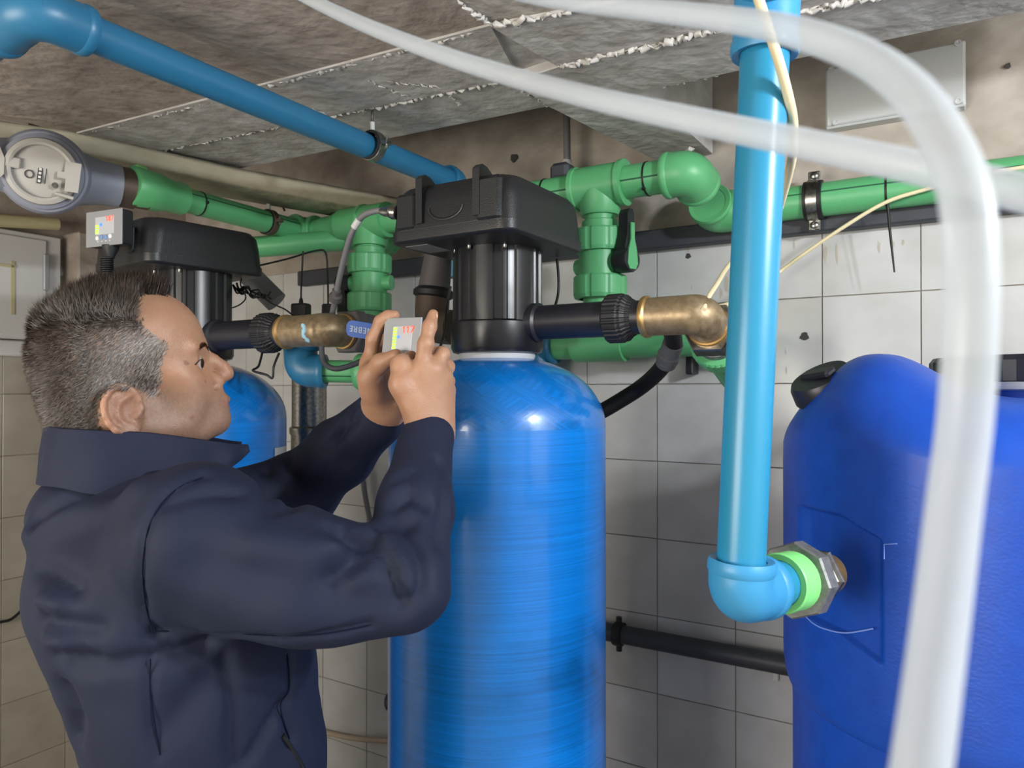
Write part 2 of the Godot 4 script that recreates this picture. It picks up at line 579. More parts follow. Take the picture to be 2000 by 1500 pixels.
func build_room():
	rng.seed = 4
	# long tiled wall
	var wr := structure("wall_back")
	put_block("masonry", wr, mats["grout"], frame(W(0.65, -0.0522, -0.59), U, Vector3.UP), Vector3(4.4, 2.0, 0.1), 0.001)
	put_block("concrete_band", wr, mats["concrete wall"], frame(W(0.65, -0.056, 0.413 + 0.36), U, Vector3.UP), Vector3(4.4, 0.72, 0.1), 0.001)
	tiles(wr, W0, U, N, -1.525, -1.36, 2.3, EYE.y + 0.413, EYE.y + 0.213, 0.0, ["tile white", "tile warm", "tile cool"])
	# drill holes and chips in the tiles; dark discs paint the inner shade
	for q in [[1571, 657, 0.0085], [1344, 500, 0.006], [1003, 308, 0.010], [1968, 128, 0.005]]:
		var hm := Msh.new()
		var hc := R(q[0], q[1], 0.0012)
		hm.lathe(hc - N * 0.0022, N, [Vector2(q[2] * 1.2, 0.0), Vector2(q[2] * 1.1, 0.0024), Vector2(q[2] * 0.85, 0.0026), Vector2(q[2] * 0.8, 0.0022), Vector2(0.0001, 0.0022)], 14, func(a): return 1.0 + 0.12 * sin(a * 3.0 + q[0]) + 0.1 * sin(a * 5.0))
		put(hm, "drill_hole_disc", mat("hole", rgb(70, 66, 64), 0.95), wr)  # proud dark disc, its colour standing for shade inside the drilling
	for q in [[1344, 484, 0.004, 0.012], [1420, 555, 0.006, 0.018], [1408, 572, 0.003, 0.01], [1612, 495, 0.004, 0.022], [1635, 498, 0.0025, 0.02], [1551, 475, 0.002, 0.012], [1717, 483, 0.003, 0.013], [1745, 477, 0.003, 0.006], [1763, 474, 0.003, 0.006], [1536, 724, 0.0012, 0.009], [1351, 561, 0.0015, 0.006], [1535, 687, 0.001, 0.006]]:
		var sm := Msh.new()
		var c0 := R(q[0], q[1], 0.0004)
		var ring := []
		for k in 12:
			var a := TAU * k / 12
			var f := 1.0 + rng.randf_range(-0.4, 0.4)
			ring.append(c0 + U * cos(a) * q[2] * f + Vector3(0, sin(a) * q[3] * f, 0))
		sm.prism(ring, N * 0.0006)
		put(sm, "mortar_smear", mat("smear", rgb(176, 170, 156), 0.9), wr)
	# short tiled wall
	var wl := structure("wall_left")
	put_block("masonry", wl, mats["grout"], frame(K + N * 1.6 - U * 0.0522 + Vector3(0, 0.99, 0), N, Vector3.UP), Vector3(3.4, 1.98, 0.1), 0.001)
	put_block("concrete_band", wl, mats["concrete brown"], frame(K + N * 1.6 - U * 0.056 + Vector3(0, 2.35, 0), N, Vector3.UP), Vector3(3.4, 0.74, 0.1), 0.001)
	tiles(wl, K, N, U, 0.0, 0.053, 1.45, EYE.y + 0.30, EYE.y + 0.184, 0.0, ["tile beige", "tile beige dark", "tile beige"])
	put_block("plaster_face", wl, mats["paint white"], frame(K + N * 2.45 - U * 0.004 + Vector3(0, 0.99, 0), N, Vector3.UP), Vector3(1.95, 1.98, 0.008), 0.001)
	# floor, remaining walls, upper slab
	var fl := structure("floor")
	put_block("screed", fl, mats["floor"], frame(K + U * 2.2 + N * 1.6 + Vector3(0, -0.05, 0), U, Vector3.UP), Vector3(5.0, 0.1, 4.0), 0.001)
	var wf := structure("wall_front")
	put_block("plaster", wf, mats["paint white"], frame(K + U * 2.2 + N * 3.3 + Vector3(0, 1.35, 0), U, Vector3.UP), Vector3(5.0, 2.8, 0.1), 0.001)
	var wo := structure("wall_right")
	put_block("plaster", wo, mats["paint white"], frame(K + U * 4.15 + N * 1.6 + Vector3(0, 1.35, 0), N, Vector3.UP), Vector3(3.6, 2.8, 0.1), 0.001)
	# ceiling: boards of the shuttering have left their marks in the concrete
	var ce := structure("ceiling")
	put_block("upper_slab", ce, mats["concrete brown"], frame(K + U * 2.2 + N * 1.6 + Vector3(0, EYE.y + 1.05, 0), U, Vector3.UP), Vector3(5.0, 0.1, 4.0), 0.001)
	var h := 0.60
	var hr := 0.588
	var a0 := C(122, 259, h)
	var top_l := a0 + N * 2.6
	slab("board", ce, mats["concrete brown"], [a0, C(146, 263, h), C(960, 50, h), C(960, 50, h) + N * 1.9, top_l - U * 0.0], 0.05)
	slab("board", ce, mats["concrete"], [C(146, 262, h - 0.004), C(290, 299, h - 0.004), C(1012, 152, h - 0.004), C(958, 50, h - 0.004)], 0.06)
	slab("board", ce, mats["concrete"], [C(290, 298, h + 0.002), C(455, 332, h + 0.002), C(770, 268, h + 0.002), C(1072, 207, h + 0.002), C(1012, 150, h + 0.002)], 0.06)
	# the higher, thicker part beside it
	slab("board", ce, mats["concrete pale"], [C(957, 47, hr + 0.006), C(1120, 22, hr + 0.006), C(2400, -210, hr + 0.006), C(2400, -210, hr + 0.006) + N * 1.6, C(957, 47, hr + 0.006) + N * 1.9], 0.06)
	slab("board", ce, mats["concrete"], [C(958, 52, hr), C(1092, 132, hr), C(1400, 60, hr), C(2400, -150, hr), C(2400, -215, hr), C(1125, 20, hr)], 0.07)
	slab("board", ce, mats["concrete"], [C(1094, 133, hr - 0.006), C(1160, 150, hr - 0.006), C(1256, 177, hr - 0.006), C(1545, 117, hr - 0.006), C(2400, -62, hr - 0.006), C(2400, -155, hr - 0.006)], 0.07)
	slab("board", ce, mats["concrete"], [C(948, 44, h + 0.004), C(1005, 160, h + 0.004), C(1078, 212, h + 0.004), C(1110, 130, h + 0.004)], 0.05)
	# joist that bridges the slot to the wall
	slab("joist", ce, mats["concrete"], [C(1000, 160, hr - 0.002), C(1072, 208, hr - 0.002), R(1290, 311, 0.0) , R(1392, 281, 0.0), C(1256, 176, hr - 0.002), C(1092, 131, hr - 0.002)].map(func(p): return Vector3(p.x, EYE.y + hr - 0.002, p.z)), 0.3)
	# slab faces towards the slot
	for q in [[455, 332, 1072, 207, h], [1256, 177, 2400, -62, hr]]:
		var a := C(q[0], q[1], q[4] + 0.03)
		var b := C(q[2], q[3], q[4] + 0.03)
		slab("slab_edge", ce, mats["concrete"], [a, b, b + N * 0.05, a + N * 0.05], 0.42)
	burr(ce, C(160, 259, h), C(420, 195, h), 0.006, 1)
	burr(ce, C(420, 193, h), C(955, 52, h), 0.009, 2)
	burr(ce, C(292, 298, h), C(620, 232, h), 0.006, 3)
	burr(ce, C(620, 232, h), C(1005, 152, h), 0.008, 4)
	burr(ce, C(1012, 170, h), C(1070, 206, h), 0.005, 5)
	burr(ce, C(960, 51, hr), C(1130, 20, hr), 0.008, 6)
	burr(ce, C(1090, 132, hr - 0.004), C(1400, 60, hr - 0.004), 0.009, 7)
	burr(ce, C(1400, 60, hr - 0.004), C(2200, -110, hr - 0.004), 0.007, 8)
	burr(ce, C(1290, 168, hr), C(1400, 146, hr), 0.006, 9)
	burr(ce, C(890, 2, hr), C(957, 46, hr), 0.007, 10)
	burr(ce, C(1560, 20, hr), C(1900, -40, hr), 0.008, 12)
	burr(ce, W(0.49, 0.02, 0.575), W(0.56, 0.09, 0.58), 0.012, 13)
	for q in [[715, 155, 800, 190], [760, 160, 855, 168], [1040, 62, 1062, 64], [880, 190, 900, 205], [1065, 85, 1080, 100], [610, 210, 640, 225]]:
		burr(ce, C(q[0], q[1], h - 0.004), C(q[2], q[3], h - 0.004), 0.003, q[0])
	# downstand face left of the slab and the plank under it
	var face := structure("beam")
	face.name = "trim_1"
	var fa := C(-260, 180, h)
	var fb := C(124, 259, h)
	slab("downstand", face, mats["concrete brown"], [fa, fb, fb - N * 0.25, fa - N * 0.25], 0.42)
	var pl := structure("trim_2")
	var p0 := P(-120, 226, 1.62)
	var p1 := P(130, 262, 1.72)
	var p2 := P(460, 336, 1.97)
	var p3 := R(905, 418, 0.01)
	var mm := Msh.new()
	var sect := func(p: Vector3): return [p, p - Vector3(0, 0.03, 0), p - Vector3(0, 0.034, 0) - U * 0.012, p - U * 0.16 - Vector3(0, 0.034, 0), p - U * 0.16 + Vector3(0, 0.03, 0), p + Vector3(0, 0.012, 0)]
	mm.loft([sect.call(p0), sect.call(p1), sect.call(p2), sect.call(p3)])
	put(mm, "plaster_ledge", mats["plank plaster"], pl)
	# bare brown pier beside the cabinet
	var pier := structure("trim_3")
	var q0 := L(118, 700, 0.0)
	put_block("pier", pier, mats["concrete brown"], frame(Vector3(q0.x, 1.75, q0.z) - N * 0.22 + U * 0.04, N, Vector3.UP), Vector3(0.42, 0.75, 0.1), 0.006)

# ---------------------------------------------------------------- pipes
func elbow_pts(a: Vector3, corner: Vector3, b: Vector3, r: float) -> Array:
	return fillet([a, corner, b], r, 14)

# moulded bend: thick body with a rim at both mouths
func bend(called, parent, material, corner: Vector3, d0: Vector3, d1: Vector3, leg0: float, leg1: float, rad: float, curve: float) -> MeshInstance3D:
	var a := corner - d0.normalized() * leg0
	var b := corner + d1.normalized() * leg1
	var m := Msh.new()
	m.tube(fillet([a, corner, b], curve, 14), rad, 28)
	m.lathe(a, d0, [Vector2(rad * 0.78, -0.001), Vector2(rad * 1.0, -0.003), Vector2(rad * 1.05, 0.002), Vector2(rad * 1.05, 0.010), Vector2(rad, 0.013)], 28)
	m.lathe(b, -d1, [Vector2(rad * 0.78, -0.001), Vector2(rad * 1.0, -0.003), Vector2(rad * 1.05, 0.002), Vector2(rad * 1.05, 0.010), Vector2(rad, 0.013)], 28)
	return put(m, called, material, parent)

func stripe(parent, a: Vector3, b: Vector3, r: float, side: Vector3):
	var d := (b - a).normalized()
	var s := (side - d * side.dot(d)).normalized()
	var m := Msh.new()
	m.tube([a + s * (r - 0.0012), b + s * (r - 0.0012)], 0.0022, 6)
	return put(m, "marking_line", mats["green dark line"], parent)

func tie(parent, at: Vector3, axis: Vector3, r: float, tail: Vector3):
	var m := Msh.new()
	m.lathe(at - axis.normalized() * 0.0022, axis, [Vector2(r, 0), Vector2(r + 0.0014, 0.0004), Vector2(r + 0.0014, 0.004), Vector2(r, 0.0044)], 28)
	var s := (tail - axis.normalized() * tail.dot(axis.normalized())).normalized()
	m.block(frame(at + s * (r + 0.003), axis, s), Vector3(0.008, 0.005, 0.007), 0.001)
	return put(m, "cable_tie", mats["cable black"], parent)

func ring_clamp(parent, at: Vector3, axis: Vector3, r: float, up: Vector3, rod: float, steel := "steel"):
	var ax := axis.normalized()
	var c := put_lathe("clamp_band", parent, mats["black rubber"], at - ax * 0.012, ax, [Vector2(r - 0.001, 0), Vector2(r + 0.004, 0), Vector2(r + 0.004, 0.024), Vector2(r - 0.001, 0.024)], 32)
	put_lathe("clamp_strap", parent, mats[steel], at - ax * 0.009, ax, [Vector2(r + 0.0035, 0), Vector2(r + 0.006, 0.0005), Vector2(r + 0.006, 0.0175), Vector2(r + 0.0035, 0.018)], 32)
	var sd := ax.cross(up).normalized()
	for s in [-1, 1]:
		put_block("clamp_ear", parent, mats[steel], frame(at + sd * s * (r + 0.013), ax, sd), Vector3(0.018, 0.016, 0.009), 0.001)
		put_tube("clamp_screw", parent, mats[steel], [at + sd * s * (r + 0.014) - up * 0.012, at + sd * s * (r + 0.014) + up * 0.012], 0.0032, 8)
	if rod > 0:
		put_tube("nut", parent, mats["box grey"], [at + up * (r + 0.004), at + up * (r + 0.024)], 0.006, 6)
		put_tube("threaded_rod", parent, mats[steel], [at + up * (r + 0.02), at + up * (r + rod)], 0.003, 8)

func green_valve(label: String, top: Vector3, handle_dir: Vector3, flip: float) -> Node3D:
	# top = centre of the upper nut's upper face; the stem hangs straight down
	var t := thing("green_ball_valve", label, "valve")
	var g: Material = mats["green"]
	var dn := Vector3.DOWN
	var nut := func(a): return 1.0 + 0.022 * (1.0 if fposmod(a * 9.0 / TAU, 1.0) < 0.72 else -0.6)
	put_lathe("collar", t, g, top - dn * 0.034, dn, [Vector2(0.030, 0), Vector2(0.036, 0), Vector2(0.036, 0.012), Vector2(0.043, 0.015), Vector2(0.043, 0.034)], 32)
	for y0 in [0.0, 0.108]:
		put_lathe("union_nut", t, g, top + dn * y0, dn, [Vector2(0.044, 0), Vector2(0.058, 0), Vector2(0.061, 0.004), Vector2(0.061, 0.044), Vector2(0.058, 0.052), Vector2(0.048, 0.053)], 72, nut)
	put_lathe("body", t, g, top + dn * 0.05, dn, [Vector2(0.044, 0), Vector2(0.049, 0.003), Vector2(0.050, 0.03), Vector2(0.049, 0.057), Vector2(0.044, 0.06)], 40)
	put_lathe("tail_piece", t, g, top + dn * 0.158, dn, [Vector2(0.040, 0), Vector2(0.040, 0.022), Vector2(0.035, 0.026), Vector2(0.035, 0.07)], 32)
	var mid := top + dn * 0.08
	var hd := handle_dir.normalized()
	put_tube("stop_boss", t, g, [mid - hd * 0.04, mid - hd * 0.068], 0.021, 16)
	put_tube("stem_boss", t, g, [mid + hd * 0.04, mid + hd * 0.056], 0.024, 20)
	var hb := mid + hd * 0.055
	var hm := Msh.new()
	hm.lathe(hb, hd, [Vector2(0.020, 0), Vector2(0.028, 0.002), Vector2(0.029, 0.036), Vector2(0.026, 0.042), Vector2(0.0001, 0.042)], 28)
	put(hm, "handle_hub", mats["black plastic"], t)
	var up := Vector3.UP * flip
	var sd := hd.cross(up)
	var hp := []
	for q in [[-0.024, -0.012], [-0.020, 0.03], [-0.0125, 0.06], [-0.011, 0.105], [-0.006, 0.114], [0.006, 0.114], [0.011, 0.105], [0.0125, 0.06], [0.020, 0.03], [0.024, -0.012]]:
		hp.append(hb + hd * 0.012 + sd * q[0] + up * q[1])
	var lm := Msh.new()
	lm.prism(hp, hd * 0.026)
	put(lm, "handle", mats["black plastic"], t)
	var gp := []
	for q in [[-0.017, -0.01], [-0.014, 0.02], [-0.006, 0.045], [-0.006, 0.082], [0.006, 0.082], [0.006, 0.045], [0.014, 0.02], [0.017, -0.01], [0.01, -0.022], [-0.01, -0.022]]:
		gp.append(hb + hd * 0.040 + sd * q[0] + up * q[1])
	var im := Msh.new()
	im.prism(gp, hd * 0.004)
	put(im, "handle_insert", mats["green"], t)
	return t

func build_green_pipes():
	var g: Material = mats["green"]
	var r := 0.0375
	# upper run in front of the wall, then two bends back to the run strapped on the tiles
	var t := thing("green_pipe", "thick green plastic pipe with tee and double bend, strapped along the wall above tiles", "pipe")
	var tee := R(1172, 364, 0.25)
	var at := func(x) -> Vector3:
		var p := R(x, 364, 0.25)
		return Vector3(p.x, tee.y, p.z)
	var a: Vector3 = at.call(1346)
	var low := R(1412, 414, 0.062)
	var low_y: float = low.y
	var run := func(x) -> Vector3:
		var p := R(x, 400, 0.062)
		return Vector3(p.x, low_y, p.z)
	var b: Vector3 = run.call(1398)
	var far_r: Vector3 = W(2.2, 0.062, low_y - EYE.y)
	put_tube("pipe", t, g, [at.call(690), a], r, 28)
	put_tube("pipe", t, g, [b, far_r], r, 28)
	stripe(t, at.call(1040), a, r, N - Vector3(0, 0.15, 0))
	stripe(t, b + U * 0.1, far_r, r, N + Vector3(0, 0.25, 0))
	# tee above the near valve
	var m := Msh.new()
	m.tube([tee - U * 0.062, tee + U * 0.066], 0.049, 32)
	m.lathe(tee + U * 0.052, U, [Vector2(0.049, 0), Vector2(0.053, 0.002), Vector2(0.053, 0.014), Vector2(0.046, 0.015), Vector2(0.038, 0.012)], 32)
	m.lathe(tee - U * 0.066, U, [Vector2(0.038, 0.002), Vector2(0.046, 0.0), Vector2(0.052, 0.002), Vector2(0.052, 0.012), Vector2(0.049, 0.014)], 32)
	m.lathe(tee, Vector3.DOWN, [Vector2(0.047, 0.0), Vector2(0.047, 0.066), Vector2(0.044, 0.07), Vector2(0.030, 0.07)], 32)
	m.lathe(tee, Vector3.DOWN, [Vector2(0.033, 0.0), Vector2(0.033, 0.1)], 28)
	put(m, "tee", g, t)
	var dv := (b - a).normalized()
	bend("elbow", t, g, a, U, dv, 0.052, 0.062, 0.049, 0.048)
	bend("elbow", t, g, b, dv, U, 0.05, 0.085, 0.049, 0.045)
	tie(t, at.call(1266), U, r, N + Vector3.DOWN)
	tie(t, run.call(1733), U, r, Vector3.DOWN + N)
	tie(t, at.call(1068), U, r, N)
	# strap screwed to the wall
	var sp: Vector3 = run.call(1590)
	var s := thing("pipe_strap", "black rubber-lined steel strap screwed over the green wall pipe", "pipe clamp")
	put_lathe("band", s, mats["black rubber"], sp - U * 0.02, U, [Vector2(r, 0), Vector2(r + 0.006, 0.001), Vector2(r + 0.006, 0.039), Vector2(r, 0.04)], 36)
	put_lathe("strap", s, mats["steel"], sp - U * 0.012, U, [Vector2(r + 0.005, 0), Vector2(r + 0.0085, 0.001), Vector2(r + 0.0085, 0.023), Vector2(r + 0.005, 0.024)], 36)
	for k in [-1, 1]:
		var sg := put_block("ear", s, mats["steel"], frame(sp + Vector3(0, k * (r + 0.017), 0) - N * 0.004, U, Vector3.UP), Vector3(0.026, 0.024, 0.006), 0.002)
		put_lathe("screw", sg, mats["steel"], sp + Vector3(0, k * (r + 0.018), 0) - N * 0.002, N, [Vector2(0.009, 0), Vector2(0.0088, 0.005), Vector2(0.006, 0.0075), Vector2(0.0001, 0.008)], 14)
	# second tee and the run that comes from the meter
	var tee2: Vector3 = at.call(722)
	var t2 := thing("green_pipe", "slim green plastic pipe with black line running from water meter to dark tee", "pipe")
	m = Msh.new()
	m.tube([tee2 - U * 0.1, tee2 + U * 0.07], 0.049, 32)
	m.lathe(tee2 - U * 0.02, U, [Vector2(0.049, 0), Vector2(0.053, 0.002), Vector2(0.053, 0.01), Vector2(0.049, 0.012)], 32)
	m.lathe(tee2, Vector3.DOWN, [Vector2(0.046, 0.0), Vector2(0.046, 0.068), Vector2(0.03, 0.07)], 32)
	m.lathe(tee2, Vector3.DOWN, [Vector2(0.033, 0.0), Vector2(0.033, 0.1)], 28)
	put(m, "tee", g, t2)
	var e0: Vector3 = at.call(597)
	put_lathe("reducer", t2, g, tee2 - U * 0.1, -U, [Vector2(0.046, -0.002), Vector2(0.044, 0.01), Vector2(0.036, 0.04), Vector2(0.036, 0.08)], 32)
	var e1 := P(292, 372, 1.80)
	var gd := (e0 - e1).normalized()
	put_tube("pipe", t2, g, [tee2 - U * 0.1, e0 + U * 0.02], 0.033, 24)
	bend("elbow", t2, g, e0, gd, U, 0.05, 0.05, 0.043, 0.035)
	put_tube("pipe", t2, g, [e1, e0], 0.031, 24)
	stripe(t2, e1 + gd * 0.08, e0 - gd * 0.05, 0.031, Vector3(0.5, 0.35, 0.8))
	put_lathe("reducer", t2, g, e1 - gd * 0.03, gd, [Vector2(0.030, -0.02), Vector2(0.044, -0.02), Vector2(0.047, -0.016), Vector2(0.047, 0.05), Vector2(0.040, 0.075), Vector2(0.040, 0.12), Vector2(0.031, 0.124)], 32)
	for q in [0.0, 1.9]:
		put_block("rib", t2, mats["green light"], frame(e1 - gd * 0.028 + Vector3(0, cos(q) * 0.045, 0) + Vector3(0.8, 0, 0.6) * sin(q) * 0.02, gd, Vector3.UP), Vector3(0.03, 0.012, 0.03), 0.004)
	tie(t2, e1.lerp(e0, 0.27), gd, 0.031, Vector3(0.5, 0, 0.8))
	ring_clamp(t2, e1.lerp(e0, 0.72), gd, 0.031, Vector3.UP, 0.07, "bronze dark")
	# lower return run behind the near unit
	var t3 := thing("green_pipe", "low green plastic pipe behind the black coupling, ending in ribbed collar", "pipe")
	var l0 := R(1060, 676, 0.09)
	var l1 := R(1470, 668, 0.09)
	l1.y = l0.y
	put_tube("pipe", t3, g, [l0, l1], r, 28)
	put_lathe("sleeve", t3, g, R(1125, 676, 0.09) * Vector3(1, 0, 1) + Vector3(0, l0.y, 0), U, [Vector2(r, 0), Vector2(0.046, 0), Vector2(0.046, 0.14), Vector2(r, 0.14)], 32)
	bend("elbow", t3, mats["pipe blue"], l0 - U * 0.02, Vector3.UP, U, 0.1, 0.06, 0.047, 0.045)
	put_block("wall_bracket", t3, mats["black plastic"], frame(R(1352, 712, 0.03), U, Vector3.UP), Vector3(0.018, 0.05, 0.05), 0.003)
	# middle green run below the dark tee
	var t4 := thing("green_pipe", "plain green plastic pipe running low behind the rear black housing", "pipe")
	var m0 := P(380, 492, 2.2)
	var m1 := R(735, 464, 0.2)
	put_tube("pipe", t4, g, [m0, m1], 0.031, 24)
	bend("elbow", t4, g, m1 + (m1 - m0).normalized() * 0.0, m1 - m0, -N, 0.05, 0.06, 0.042, 0.04)
	# teal bend and short green run of the rear unit
	var t5 := thing("blue_pipe_bend", "blue plastic bend joining a short green pipe under the dull brass elbow", "pipe")
	var c0 := P(598, 724, 1.62)
	var c1 := P(700, 726, 1.62)
	put_tube("pipe", t5, g, [c0, P(790, 728, 1.62)], 0.0245, 24)
	stripe(t5, c0, c1, 0.0245, Vector3(0, -0.5, 1))
	put_lathe("coupling", t5, g, P(690, 726, 1.62), c1 - c0, [Vector2(0.0245, 0), Vector2(0.034, 0.004), Vector2(0.04, 0.012), Vector2(0.04, 0.1)], 28)
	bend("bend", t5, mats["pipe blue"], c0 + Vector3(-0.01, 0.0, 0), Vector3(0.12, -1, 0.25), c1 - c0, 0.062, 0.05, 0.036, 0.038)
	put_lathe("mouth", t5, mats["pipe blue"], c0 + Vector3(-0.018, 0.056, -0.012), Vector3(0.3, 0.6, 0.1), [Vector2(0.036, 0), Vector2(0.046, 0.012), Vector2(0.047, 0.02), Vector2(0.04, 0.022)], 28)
	# valves
	var v1 := tee + Vector3.DOWN * 0.103
	green_valve("bright green ball valve with upright black lever under the pale tee", v1, (U * 0.95 + N * 0.3), 1.0)
	var v2 := tee2 + Vector3.DOWN * 0.094
	green_valve("shaded green ball valve behind the held controller, black lever hanging down", v2, (-U * 0.95 + N * 0.3), -1.0)
	# lower legs from the valves
	put_tube("lower_leg", t3, g, [v1 + Vector3.DOWN * 0.2, Vector3(v1.x, l0.y + 0.05, v1.z)], 0.034, 24)

func build_blue_pipes():
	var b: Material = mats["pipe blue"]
	var r := 0.0265
	var t := thing("blue_pipe", "blue plastic pipe hung under the ceiling on a steel ring clamp", "pipe")
	var h := 0.521
	var dir := -N
	var a := C(62, 18, h)
	var e := a + dir * 0.98
	e = C(878, 352, h)
	dir = (e - a).normalized()
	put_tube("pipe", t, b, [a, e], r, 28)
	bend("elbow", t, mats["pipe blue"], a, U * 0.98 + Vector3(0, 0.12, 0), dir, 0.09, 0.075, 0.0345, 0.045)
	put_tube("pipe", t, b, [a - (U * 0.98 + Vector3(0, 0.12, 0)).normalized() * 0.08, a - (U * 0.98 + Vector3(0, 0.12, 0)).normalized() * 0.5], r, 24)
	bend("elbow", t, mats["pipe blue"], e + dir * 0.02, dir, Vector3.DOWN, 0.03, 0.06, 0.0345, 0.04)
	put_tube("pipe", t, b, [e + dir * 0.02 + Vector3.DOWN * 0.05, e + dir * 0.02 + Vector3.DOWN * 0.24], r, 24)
	var cl := C(727, 285, h)
	ring_clamp(t, cl, dir, r, Vector3.UP, 0.592 - h)
	# riser beside the plastic tank
	var s := thing("blue_riser", "bright sky-blue vertical plastic pipe with bends, feeding the navy tank", "pipe")
	var p0 := P(1497, 30, 0.825)
	var p1 := P(1446, 1128, 0.83)
	put_tube("pipe", s, mats["pipe sky"], [p0, p1], r, 36)
	var port := P(1642, 1108, 1.0)
	var dr := (port - p1).normalized()
	dr.y *= 0.6
	dr = dr.normalized()
	bend("elbow", s, mats["fitting sky"], p1 + Vector3(0, -0.016, 0), p1 - p0, dr, 0.034, 0.052, 0.0355, 0.034)
	var c := p1 + Vector3(0, -0.016, 0)
	put_tube("nipple", s, mats["pipe sky"], [c, c + dr * 0.1], 0.0275, 30)
	put_lathe("collar", s, mats["green light"], c + dr * 0.086, dr, [Vector2(0.028, 0), Vector2(0.0345, 0), Vector2(0.036, 0.002), Vector2(0.036, 0.006), Vector2(0.0345, 0.008), Vector2(0.035, 0.010), Vector2(0.036, 0.034), Vector2(0.034, 0.036)], 36)
	var nut := put_lathe("hexagon_nut", s, mats["zinc"], c + dr * 0.120, dr, [Vector2(0.034, 0), Vector2(0.044, 0.0), Vector2(0.046, 0.003), Vector2(0.046, 0.022), Vector2(0.043, 0.026), Vector2(0.026, 0.026)], 48, func(q): return 0.95 / cos(fposmod(q, TAU / 8) - TAU / 16))
	put_lathe("threaded_nipple", s, mats["brass rim"], c + dr * 0.144, dr, [Vector2(0.026, 0), Vector2(0.027, 0.002), Vector2(0.025, 0.004), Vector2(0.027, 0.006), Vector2(0.025, 0.008), Vector2(0.027, 0.010), Vector2(0.025, 0.012), Vector2(0.026, 0.07)], 30)
	put_lathe("lock_nut", s, mats["steel"], c + dr * 0.160, dr, [Vector2(0.025, 0), Vector2(0.031, 0.001), Vector2(0.032, 0.012), Vector2(0.036, 0.014), Vector2(0.037, 0.017), Vector2(0.026, 0.018)], 36, func(q): return 0.92 / cos(fposmod(q, TAU / 6) - TAU / 12))
	# upper bend leaves towards the room
	var ud := (p0 - p1).normalized()
	var mouth := p1.lerp(p0, (1128.0 - 104.0) / (1128.0 - 30.0))
	bend("elbow", s, mats["fitting sky"], mouth + ud * 0.075, ud, (N * 0.9 + U * 0.2), 0.075, 0.06, 0.0355, 0.036)
	return port

# ---------------------------------------------------------------- pressure vessels with control heads
func vessel(axis: Vector3, label: String) -> Node3D:
	var t := thing("pressure_tank", label, "tank")
	var o := Vector3(axis.x, 0, axis.z)
	var top := EYE.y + 0.062
	var sh := EYE.y - 0.068
	put_lathe("body", t, mats["tank wound"], o, Vector3.UP, [Vector2(0.203, 0.05), Vector2(0.203, sh)], 96)
	var prof := []
	for k in 17:
		var a := PI / 2 * k / 16.0
		prof.append(Vector2(max(0.058, 0.203 * pow(cos(a), 0.86)), sh + (top - sh) * sin(a)))
	put_lathe("dome", t, mats["tank dome"], o, Vector3.UP, prof, 96)
	put_lathe("neck", t, mats["box grey"], o, Vector3.UP, [Vector2(0.07, top - 0.006), Vector2(0.072, top), Vector2(0.072, top + 0.008), Vector2(0.06, top + 0.009)], 48)
	put_lathe("foot", t, mats["black plastic"], o, Vector3.UP, [Vector2(0.17, 0.0), Vector2(0.19, 0.0), Vector2(0.207, 0.05), Vector2(0.207, 0.2), Vector2(0.203, 0.205)], 64)
	return t

func rounded_rect(w: float, d: float, r: float, seg := 5) -> Array:
	var out := []
	for q in [[1, 1, 0.0], [-1, 1, 0.5], [-1, -1, 1.0], [1, -1, 1.5]]:
		for k in seg + 1:
			var a: float = PI * q[2] + PI / 2 * k / seg
			out.append(Vector2(q[0] * (w / 2 - r) + cos(a) * r, q[1] * (d / 2 - r) + sin(a) * r))
	return out

func screen_face(t: Node3D, xf: Transform3D, w: float, h: float, digits: String, bars: int):
	# xf: centre of the front face, x to the reader's right, y up, z out of the face
	var f := put_block("front_plate", t, mats["silver face"], xf, Vector3(w, h, 0.003), 0.001)
	put_block("display", f, mats["display face"], xf.translated_local(Vector3(0.03 * w, 0.07 * h, 0.0016)), Vector3(0.52 * w, 0.5 * h, 0.001), 0.0003)
	for k in bars:
		put_block("level_bar", f, mats["led green"], xf.translated_local(Vector3(-0.17 * w, 0.27 * h - (k + 7 - bars) * 0.065 * h, 0.0024)), Vector3(0.095 * w, 0.04 * h, 0.0006), 0.0002)
	var tm := TextMesh.new()
	var fn := SystemFont.new()
	fn.font_names = PackedStringArray(["Droid Sans Mono"])
	tm.font = fn; tm.text = digits; tm.font_size = 32; tm.pixel_size = 0.14 * h / 24.0; tm.depth = 0.0005
	var tx := MeshInstance3D.new()
	tx.mesh = tm; tx.material_override = mats["led red"]; tx.name = "digits"
	f.add_child(tx, true)
	tx.transform = xf.translated_local(Vector3(0.18 * w, 0.24 * h, 0.0026))
	put_lathe("blue_symbol", f, mats["led blue"], xf * Vector3(-0.06 * w, 0.1 * h, 0.0022), xf.basis.z, [Vector2(0.032 * w, 0), Vector2(0.032 * w, 0.0005), Vector2(0.0001, 0.0006)], 16)
	for k in 4:
		put_lathe("button", f, mat("button " + ("blue" if k in [1, 2] else "white"), rgb(120, 150, 200) if k in [1, 2] else rgb(225, 228, 232), 0.2), xf * Vector3((-0.17 + 0.12 * k) * w, -0.27 * h + 0.02 * h * (k % 2), 0.0012), xf.basis.z, [Vector2(0.045 * w, 0), Vector2(0.042 * w, 0.0018), Vector2(0.02 * w, 0.0026), Vector2(0.0001, 0.0026)], 16)
		put_block("button_mark", f, mat("mark white", rgb(240, 240, 240), 0.3), xf.translated_local(Vector3((-0.15 + 0.11 * k) * w, -0.37 * h, 0.0018)), Vector3(0.03 * w, 0.018 * h, 0.0005), 0.0001)

